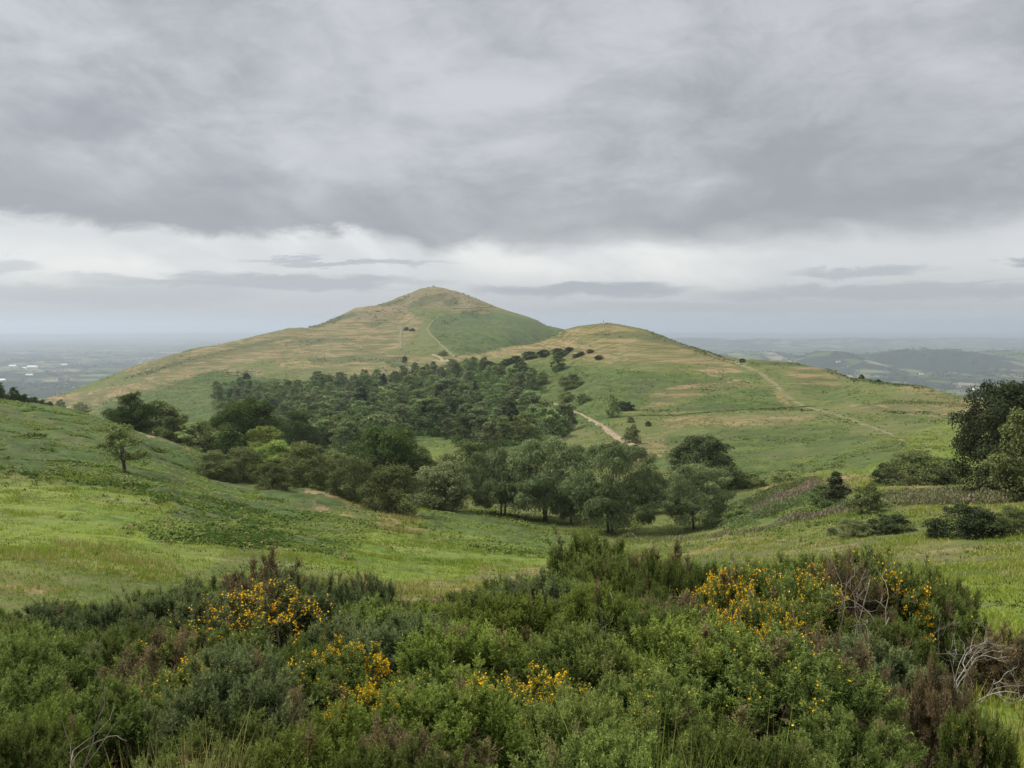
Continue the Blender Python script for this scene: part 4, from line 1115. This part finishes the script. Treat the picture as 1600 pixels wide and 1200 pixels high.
def bracken():
    g = np.random.default_rng(81)
    for nm, d0, d1, n, per, k, lab in (('bracken', 40, 165, 120000, 8, 1.0, 'green bracken fronds spreading over the near bank'),
                                       ('bracken', 165, 880, 150000, 4, 1.5, 'bracken covering the hill slopes beyond the wood edge')):
        x, y, z = polar_points(int(n*1.12), d0, d1, -240, 1700, g)
        jx, jy = g.normal(size=len(x))*y*.010, g.normal(size=len(x))*y*.035
        cv = cover(x+jx, y+jy, z); cl = fbm(x/4.5, y/4.5, 4, 83)
        thr = cv['bracken']*(.75+.5*(cl > 0)) 
        edge = fbm(x/11, y/11, 3, 89)
        keep = (g.random(len(x)) < thr*np.clip(.85+2.2*cl, .08, 1)) & ((cv['bracken'] > .86) | (edge > -.05))
        keep |= (cv['dark'] > .5) & (y < 150)
        x, y, z, cl = x[keep], y[keep], z[keep], cl[keep]; dk = cv['dark'][keep]
        L = np.where(y < 165, .33+.0017*y, .40+.0011*y)*(1+.35*cl)
        t = np.clip(.5+1.3*fbm(x/5, y/5, 4, 85)+.35*cl-.5*(dk > .5), 0, 1); t = np.where(g.random(len(x)) < .05, 1.25, t)
        V, F, T = fronds(np.c_[x, y, z-.05], L*.9, L*.30, g, per, t, .52)
        tag(link(nm, new_mesh(nm, V, F, tint=T, mats=[M['bracken']])), lab, None, None, 'stuff')
bracken()
def tussocks():
    g = np.random.default_rng(87)
    x, y, z = polar_points(170000, 150, 1500, -150, 1760, g)
    cv = cover(x, y, z); cl = fbm(x/(6+y*.012), y/(10+y*.03), 4, 88)
    keep = g.random(len(x)) < np.clip(.10+1.3*cl+.5*cv['bare']+.4*cv['dark'], .02, .9); x, y, z, cl = x[keep], y[keep], z[keep], cl[keep]; dry = cv['dry'][keep]; brk = cv['bracken'][keep]; scr = np.maximum(cv['bare'], cv['dark'])[keep]
    n = len(x); per = 3; L = np.repeat((.30+.0010*y)*g.uniform(.6,1.3,n)*(1+.45*brk+.5*scr), per); m = n*per
    P = np.repeat(np.c_[x, y, z], per, 0)+np.c_[g.normal(size=(m,2))*L[:,None]*.7, L*.12*g.random(m)]
    nr = norm(rdir(m, g)*.55+np.array([0,-.2,1.])); t = norm(np.cross(nr, rdir(m, g))); B = np.cross(nr, t)
    V, Q = leaf_quads(P, t, B, L*1.2, L*.7)
    cm = fbm(x/40, y/60, 3, 90)
    tint = np.where(g.random(n) < np.clip(.12+.85*dry-.8*brk+.5*cm, 0, .95), 1.06+.4*g.random(n), np.clip(.25+.75*(g.random(n)-.3)+.6*cl-.3*dry, 0, 1))
    tint = np.where((scr > .45) & (g.random(n) < .75), .25*g.random(n), tint)
    tag(link('tussocks', new_mesh('tussocks', V, Q, tint=np.repeat(np.repeat(tint, per), 4), mats=[M['tussock']])), 'rough tussocks and straw coloured grass on the hills', None, None, 'stuff')
tussocks()
def mounds(name, spots, mat, hgt, leaf, per_m2, tp, label, seed, kind='stuff', pinktop=False):
    """banks of bramble, willowherb or heath: leafy sprays over hummocks"""
    g = np.random.default_rng(seed); Ps = []; Ts = []
    for px, d, rx, ry, hh in spots:
        n = int(per_m2*rx*ry*3.14)
        a = g.random(n)*6.28; q = np.sqrt(g.random(n))
        cx = (px-800)/FPX*d
        x = cx+rx*q*np.cos(a); y = d+ry*q*np.sin(a)
        top = hh*np.sqrt(np.clip(1-q*q, 0, 1))*(.75+.5*vnoise(x*1.3, y*1.3, seed))
        z = height(x, y)+top*np.where(g.random(n) < .75, 1, g.random(n)); Ps.append(np.c_[x, y, z])
        Ts.append(np.where(g.random(n) < tp, 1.3, np.clip(.5+g.normal(0,.25,n), 0, 1)))
    P = np.concatenate(Ps); T = np.concatenate(Ts); n = len(P)
    nr = norm(rdir(n, g)+np.array([0,0,.6])); tt = norm(np.cross(nr, rdir(n, g)))
    if pinktop: tt = norm(tt*.5+np.array([0,0,1.]))
    B = norm(np.cross(nr, tt)); L = leaf*g.uniform(.7,1.4,n)
    V, Q = leaf_quads(P, tt, B, L*(1.7 if pinktop else 1), L*.7)
    return tag(link(name, new_mesh(name, V, Q, tint=np.repeat(T,4), mats=[M[mat]])), label, None, None, kind)
def line(px0, d0, px1, d1, n, rx, ry, h):
    return [(px0+(px1-px0)*t, d0+(d1-d0)*t, rx, ry, h*random.uniform(.7,1.15)) for t in np.linspace(0, 1, n)]
mounds('bramble_thicket', line(1135,101,1270,122,14,2.2,1.5,1.3), 'bramble', 1, .16, 55, .05, 'upper bramble hedge running below the bracken hill', 91)
mounds('bramble_thicket', line(1150,86,1290,98,14,1.9,1.3,1.4), 'bramble', 1, .15, 60, .05, 'lower bramble hedge in front of the willowherb', 92)
mounds('willowherb', line(1195,92,1275,112,9,1.9,1.6,1.3)+line(1280,104,1310,108,3,2,1.5,1.0), 'herb', 1, .17, 60, .58, 'bank of pink willowherb between the bramble hedges', 93, pinktop=True)
mounds('willowherb', line(1240,80,1330,78,7,1.6,1.2,.9)+line(1180,78,1240,80,5,1.5,.9,.4), 'herb', 1, .15, 45, .36, 'thin pink willowherb along the front of the shrubs', 94, pinktop=True)
mounds('willowherb', line(1390,78,1590,72,14,2.2,2.2,1.0)+line(1400,86,1560,80,9,2.2,2.0,.9), 'herb', 1, .15, 40, .22, 'brown and pink seeding willowherb before the dark sycamore', 95, pinktop=True)
mounds('willowherb', [(985,88,1.6,.8,.8),(1010,84,1.4,.7,.7),(1050,82,2.2,.7,.6),(1100,80,2.2,.7,.5),(1140,80,2,.6,.45)], 'herb', 1, .13, 45, .35, 'pink fringe of willowherb under the leaning birch', 96, pinktop=True)
mounds('bramble_thicket', [(1330,82,2.2,1.3,1.0),(1290,84,2.0,1.3,1.0),(1400,79,2,1.3,.9),(1170,84,1.7,1.2,.8)], 'bramble', 1, .14, 60, .06, 'bramble tangle round the feet of the saplings', 97)
mounds('dark_fern', line(1000,292,1272,290,40,3.2,.5,.45)+line(1380,262,1520,232,24,3.0,.5,.5), 'bramble', 1, .35, 9, .05, 'dark line of fern along the old boundary ditch', 98)

# distant woods on the plain
def far_wood():
    g = np.random.default_rng(101)
    d = np.exp(g.uniform(math.log(2700), math.log(9500), 9000)); px = np.where(g.random(9000) < .5, g.uniform(-100,260,9000), g.uniform(1080,1700,9000))
    x = (px-800)/FPX*d
    m = fbm(x/420, d/420, 4, 103) + .5*(np.abs(((x*.83+d*.55)/260) % 1 - .5) < .06) + .5*(np.abs(((d*.83-x*.55)/330) % 1 - .5) < .05)
    k = m > .22; x, d = x[k], d[k]; z = height(x, d); n = len(x)
    per = 14
    P = np.repeat(np.c_[x, d, z], per, 0)+g.normal(size=(n*per,3))*np.array([7,7,3])+np.array([0,0,5]); N_ = len(P)
    nr = norm(rdir(N_, g)+np.array([0,0,.5])); tt = norm(np.cross(nr, rdir(N_, g))); B = np.cross(nr, tt); L = g.uniform(5,9,N_)
    V, Q = leaf_quads(P, tt, B, L, L*.8)
    tag(link('woodland', new_mesh('woodland', V, Q, tint=np.repeat(g.random(N_),4), mats=[M['farwood']])), 'distant woods and hedgerow trees on the hazy plain', None, None, 'stuff')
far_wood()

# ------------------------------------------------------------------ small things
def building(px, py, lx, ly, h, label, mats=('white','roof'), name='warehouse', rz=0.1):
    x, y, z = ground_at(px, py, 2600, 30000)
    o = empty(name, (x, y, z), rz); tag(o, label, 'building')
    b = MB(); b.box((-lx/2,-ly/2,-2),(lx/2,ly/2,h)); link('wall', b.mesh('wall', M[mats[0]], False), o)
    r = MB(); e = .6; t = h+ly*.22
    r.add([(-lx/2-e,-ly/2-e,h+.02),(lx/2+e,-ly/2-e,h+.02),(lx/2+e,ly/2+e,h+.02),(-lx/2-e,ly/2+e,h+.02),(-lx/2-e,0,t),(lx/2+e,0,t)], [(0,4,3),(1,2,5)], [(0,1,5,4),(2,3,4,5),(0,3,2,1)])
    link('roof', r.mesh('roof', M[mats[1]], False), o)
building(51,575,62,26,10,'long white warehouse, brightest building on the plain')
building(38,577,26,18,9,'smaller white shed just beside the long white warehouse')
building(20,573,44,20,8,'pale low shed further out than the long white warehouse')
building(2,596,40,22,9,'white building at the picture edge on the near plain')
building(46,587,36,16,7,'pale shed below the long white warehouse', ('render','roof'))
building(100,571,40,18,8,'pale building on the plain toward the long ridge', ('render','roof'))
building(1525,609,26,14,8,'pale farmhouse on the plain beyond the ridge, beside the sycamore', ('render','tile'), 'house')
building(1498,605,20,11,7,'small pale house in the fields beyond the ridge', ('render','tile'), 'house')
building(1440,585,24,12,7,'tiny white house under the distant wooded hill', ('white','tile'), 'house')
building(1310,566,26,12,7,'tiny pale house on the flank of the distant hill', ('render','tile'), 'house')

def monument():
    x, y, z = ground_at(678,452,900)
    ys = np.linspace(1380,1620,120); xs = (678-800)/FPX*ys; k = int(np.argmax(height(xs, ys)/ys)); x, y = xs[k], ys[k]; z = h1(x, y)
    o = empty('monument', (x, y, z-.2)); tag(o, 'small stone monument on the very top of the high hill', 'monument')
    b = MB(); b.lathe([(3.4,0),(3.4,.45),(2.6,.47),(2.6,.9),(1.8,.92),(1.8,1.2)], 8); link('plinth', b.mesh('plinth', M['stone'], False), o)
    c = MB(); c.lathe([(.75,1.2),(.70,2.4),(.95,2.45),(1.0,2.65),(.2,2.8)], 10); link('drum', c.mesh('drum', M['stone'], False), o)
    t = empty('cairn', (x-9, y-3, h1(x-9, y-3)-.2)); tag(t, 'low heap of stones beside the summit monument', 'cairn')
    d = MB(); d.lathe([(2.6,0),(2.2,.8),(1.4,1.5),(.4,2.0)], 9, .3); q = link('stones', d.mesh('stones', M['stone'], False), t)
monument()

def skin_mat(name, top, legs):
    m, nt = nodes(name); out = N(nt, 'ShaderNodeOutputMaterial'); b = N(nt, 'ShaderNodeBsdfPrincipled')
    tc = N(nt, 'ShaderNodeTexCoord'); s = N(nt, 'ShaderNodeSeparateXYZ'); nt.links.new(tc.outputs['Object'], s.inputs[0])
    c = mixc(nt, math_(nt, 'GREATER_THAN', s.outputs[2], .90), legs, top)
    c = mixc(nt, math_(nt, 'GREATER_THAN', s.outputs[2], 1.49), c, (.45,.28,.2))
    c = mixc(nt, math_(nt, 'LESS_THAN', s.outputs[2], .09), c, (.03,.025,.02))
    nt.links.new(c, b.inputs['Base Color']); b.inputs['Roughness'].default_value = .85; nt.links.new(b.outputs[0], out.inputs[0])
    return m
def person(x, y, z, rz, top, legs, label, stride=.18):
    V = [(0,0,.95),(0,0,1.12),(0,-.01,1.32),(0,0,1.46),(0,.015,1.56),(0,.02,1.66),(0,.01,1.75),
         (.10,0,.90),(.11,stride,.50),(.11,stride*.7,.07),(.11,stride*.7+.16,.03),(-.10,0,.90),(-.11,-stride*.5,.50),(-.11,-stride*1.4,.09),(-.11,-stride*1.4+.15,.03),
         (.18,0,1.42),(.25,-.06,1.15),(.24,.06,.92),(.24,.09,.83),(-.18,0,1.42),(-.25,.04,1.15),(-.24,.16,.94),(-.24,.20,.86)]
    E = [(0,1),(1,2),(2,3),(3,4),(4,5),(5,6),(0,7),(7,8),(8,9),(9,10),(0,11),(11,12),(12,13),(13,14),(3,15),(15,16),(16,17),(17,18),(3,19),(19,20),(20,21),(21,22)]
    Rr = [.15,.14,.16,.09,.06,.10,.07,.095,.07,.045,.035,.095,.07,.045,.035,.065,.048,.036,.03,.065,.048,.036,.03]
    me = bpy.data.meshes.new('person'); me.from_pydata(V, E, [])
    o = link('person', me); sk = o.modifiers.new('skin', 'SKIN'); o.modifiers.new('sub', 'SUBSURF').levels = 1; o.modifiers['sub'].render_levels = 1
    for i, r in enumerate(Rr): me.skin_vertices[0].data[i].radius = (r, r*.8)
    me.skin_vertices[0].data[0].use_root = True
    me.materials.append(skin_mat('clothing', top, legs))
    o.location = (x, y, z); o.rotation_euler = (0,0,rz)
    return tag(o, label, 'person')
ys = np.linspace(480,590,150); xs = ray(943,507)[0]*ys; k = int(np.argmax(height(xs, ys)/ys))
person(xs[k], ys[k], h1(xs[k], ys[k]), .4, (.06,.06,.08), (.04,.04,.05), 'person in dark clothes standing on top of the nearer hill')
p = ground_at(1155,571,250); person(*p, 2.9, (.7,.68,.64), (.10,.10,.14), 'walker in a pale top on the ridge path')
p = ground_at(895,643,150); person(*p, 2.2, (.05,.05,.07), (.05,.05,.07), 'walker in dark clothes on the sandy track')

# ------------------------------------------------------------------ air, sky and light
def haze():
    lo, hi = (-46000,-46000,-320), (46000,46000,110)
    b = MB(); b.box(lo, hi)
    m, nt = nodes('haze_air'); out = N(nt, 'ShaderNodeOutputMaterial'); v = N(nt, 'ShaderNodeVolumePrincipled')
    v.inputs['Color'].default_value = (.51,.565,.645,1); v.inputs['Density'].default_value = 1.0e-4; v.inputs['Anisotropy'].default_value = .35
    nt.links.new(v.outputs[0], out.inputs['Volume'])
    o = tag(link('haze', b.mesh('haze', m, False)), 'pale blue summer haze over the hills and plain', None, None, 'stuff')
haze()
SUN_EL, SUN_AZ = 50, -75     # degrees; azimuth from straight ahead, negative to the left
def sky():
    w = bpy.data.worlds.new('World'); sc.world = w; w.use_nodes = True
    nt = w.node_tree; nt.nodes.clear()
    out = N(nt, 'ShaderNodeOutputWorld'); bg = N(nt, 'ShaderNodeBackground'); bg.inputs['Strength'].default_value = .1
    st = N(nt, 'ShaderNodeTexSky', sky_type='NISHITA'); st.sun_disc = False; st.sun_elevation = R(SUN_EL); st.sun_rotation = R(SUN_AZ)
    tc = N(nt, 'ShaderNodeTexCoord'); g = tc.outputs['Generated']
    s = N(nt, 'ShaderNodeSeparateXYZ'); nt.links.new(g, s.inputs[0]); X, Y, Z = s.outputs
    e = math_(nt, 'MULTIPLY', math_(nt, 'ARCSINE', Z), 57.2958)
    a = math_(nt, 'MULTIPLY', math_(nt, 'ARCTAN2', X, Y), 57.2958)
    def vec(x, y, z=0.0):
        c = N(nt, 'ShaderNodeCombineXYZ')
        for i, q in enumerate((x, y, z)):
            if isinstance(q, (int, float)): c.inputs[i].default_value = q
            else: nt.links.new(q, c.inputs[i])
        return c.outputs[0]
    # cloud sheet seen from below: directions meet a flat layer
    zz = math_(nt, 'ADD', math_(nt, 'MAXIMUM', Z, 0.0), .22)
    pv = vec(math_(nt, 'DIVIDE', X, zz), math_(nt, 'DIVIDE', Y, zz))
    n1 = noise_(nt, pv, 1.1, 8, .52, .5); n2 = noise_(nt, pv, 3.4, 10, .64, .4)
    n3 = noise_(nt, vec(math_(nt, 'MULTIPLY', a, .055), math_(nt, 'ADD', math_(nt, 'MULTIPLY', e, .105), math_(nt, 'MULTIPLY', a, .012)), 3.0), 1.0, 9, .54, .9)
    n4 = noise_(nt, vec(math_(nt, 'MULTIPLY', a, .17), math_(nt, 'MULTIPLY', e, .36), 9.0), 1.0, 10, .64, .6)
    tone = math_(nt, 'ADD', math_(nt, 'ADD', math_(nt, 'MULTIPLY', n1, .28), math_(nt, 'MULTIPLY', n2, .12)), math_(nt, 'ADD', math_(nt, 'MULTIPLY', n3, .40), math_(nt, 'MULTIPLY', n4, .20)))
    tone = math_(nt, 'ADD', tone, smooth_(nt, e, 6, 15, -.05, .02))
    deck = mixc(nt, smooth_(nt, tone, .39, .615), (.335,.343,.362), (.600,.605,.615))
    # bright gap under the sheet
    ed = noise_(nt, vec(math_(nt, 'MULTIPLY', a, .06), math_(nt, 'MULTIPLY', e, .12), 7.7), 1.0, 3, .6, .5)
    edge = math_(nt, 'ADD', e, math_(nt, 'ADD', math_(nt, 'MULTIPLY', math_(nt, 'SUBTRACT', ed, .5), 4.5), math_(nt, 'MULTIPLY', math_(nt, 'SUBTRACT', n4, .5), 3.4)))
    m_deck = smooth_(nt, edge, smooth_(nt, a, -14, 10, 5.1, 4.4), smooth_(nt, a, -12, 8, 6.2, 7.4))
    band = mixc(nt, smooth_(nt, e, 1.0, 4.2), (.475,.500,.535), (.84,.835,.815))
    band = mixc(nt, smooth_(nt, n3, .40, .62, .55, 0), band, (.50,.52,.56))
    # long thin bars of cloud low over the horizon: bearing, elevation, half length, half depth in degrees, weight
    wa = math_(nt, 'ADD', a, math_(nt, 'MULTIPLY', math_(nt, 'SUBTRACT', n4, .5), 9.0))
    sn = noise_(nt, vec(math_(nt, 'MULTIPLY', a, .22), math_(nt, 'MULTIPLY', e, 1.1), 1.3), 1.0, 9, .66, .5)
    we = math_(nt, 'ADD', e, math_(nt, 'MULTIPLY', math_(nt, 'SUBTRACT', sn, .5), 2.3))
    bars = None
    for a0, e0, ra, re, k in ((-11.5,4.25,7.5,.26,.75),(-16.5,2.85,12.5,.62,.85),(-26,1.9,11,.85,.6),(5.2,2.45,8.5,.62,1.0),(22.5,3.45,5.5,.42,.7),(24,2.05,12,.62,.8),(16,1.15,16,.40,.45),(32,3.8,1.6,.3,.9),(-31,3.6,2.5,.5,.5)):
        dx = math_(nt, 'DIVIDE', math_(nt, 'SUBTRACT', wa, a0), ra); dy = math_(nt, 'DIVIDE', math_(nt, 'SUBTRACT', we, e0), re)
        q = smooth_(nt, math_(nt, 'ADD', math_(nt, 'MULTIPLY', dx, dx), math_(nt, 'MULTIPLY', dy, dy)), .15, 1.25, k, 0)
        bars = q if bars is None else math_(nt, 'MAXIMUM', bars, q)
    band = mixc(nt, bars, band, (.385,.410,.455))
    low = math_(nt, 'MULTIPLY', smooth_(nt, math_(nt, 'ADD', e, math_(nt, 'MULTIPLY', n3, 3.0)), 8.0, 12.5, 1, 0), smooth_(nt, a, -16, 10, .60, .22))
    deck = mixc(nt, low, deck, (.312,.322,.343))
    c = mixc(nt, m_deck, band, deck)
    # overcast sky is brightest overhead; raised further here to light the ground
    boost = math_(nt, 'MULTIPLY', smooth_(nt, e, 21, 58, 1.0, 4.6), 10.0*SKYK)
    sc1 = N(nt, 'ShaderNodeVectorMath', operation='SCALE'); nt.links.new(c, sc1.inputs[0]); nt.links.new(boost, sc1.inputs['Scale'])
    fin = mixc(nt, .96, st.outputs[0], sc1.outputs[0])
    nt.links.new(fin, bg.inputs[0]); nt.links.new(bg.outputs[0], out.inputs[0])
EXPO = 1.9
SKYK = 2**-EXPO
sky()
sun = bpy.data.objects.new('sun', bpy.data.lights.new('sun', 'SUN')); COL.objects.link(sun)
sun.data.energy = 1.5; sun.data.angle = R(14); sun.data.color = (1,.97,.92)
sun.rotation_euler = (math.pi/2-R(SUN_EL), 0, math.pi-R(SUN_AZ)) if False else (R(90-SUN_EL), 0, R(180-SUN_AZ)+0)
sc.view_settings.view_transform = 'Standard'; sc.view_settings.look = 'None'
sc.view_settings.exposure = EXPO; sc.view_settings.gamma = 1
sc.cycles.volume_bounces = 3; sc.cycles.max_bounces = 8; sc.cycles.diffuse_bounces = 3
sc.cycles.use_denoising = True; sc.cycles.denoising_input_passes = 'RGB_ALBEDO_NORMAL'; sc.cycles.denoising_prefilter = 'ACCURATE'; sc.cycles.use_adaptive_sampling = False
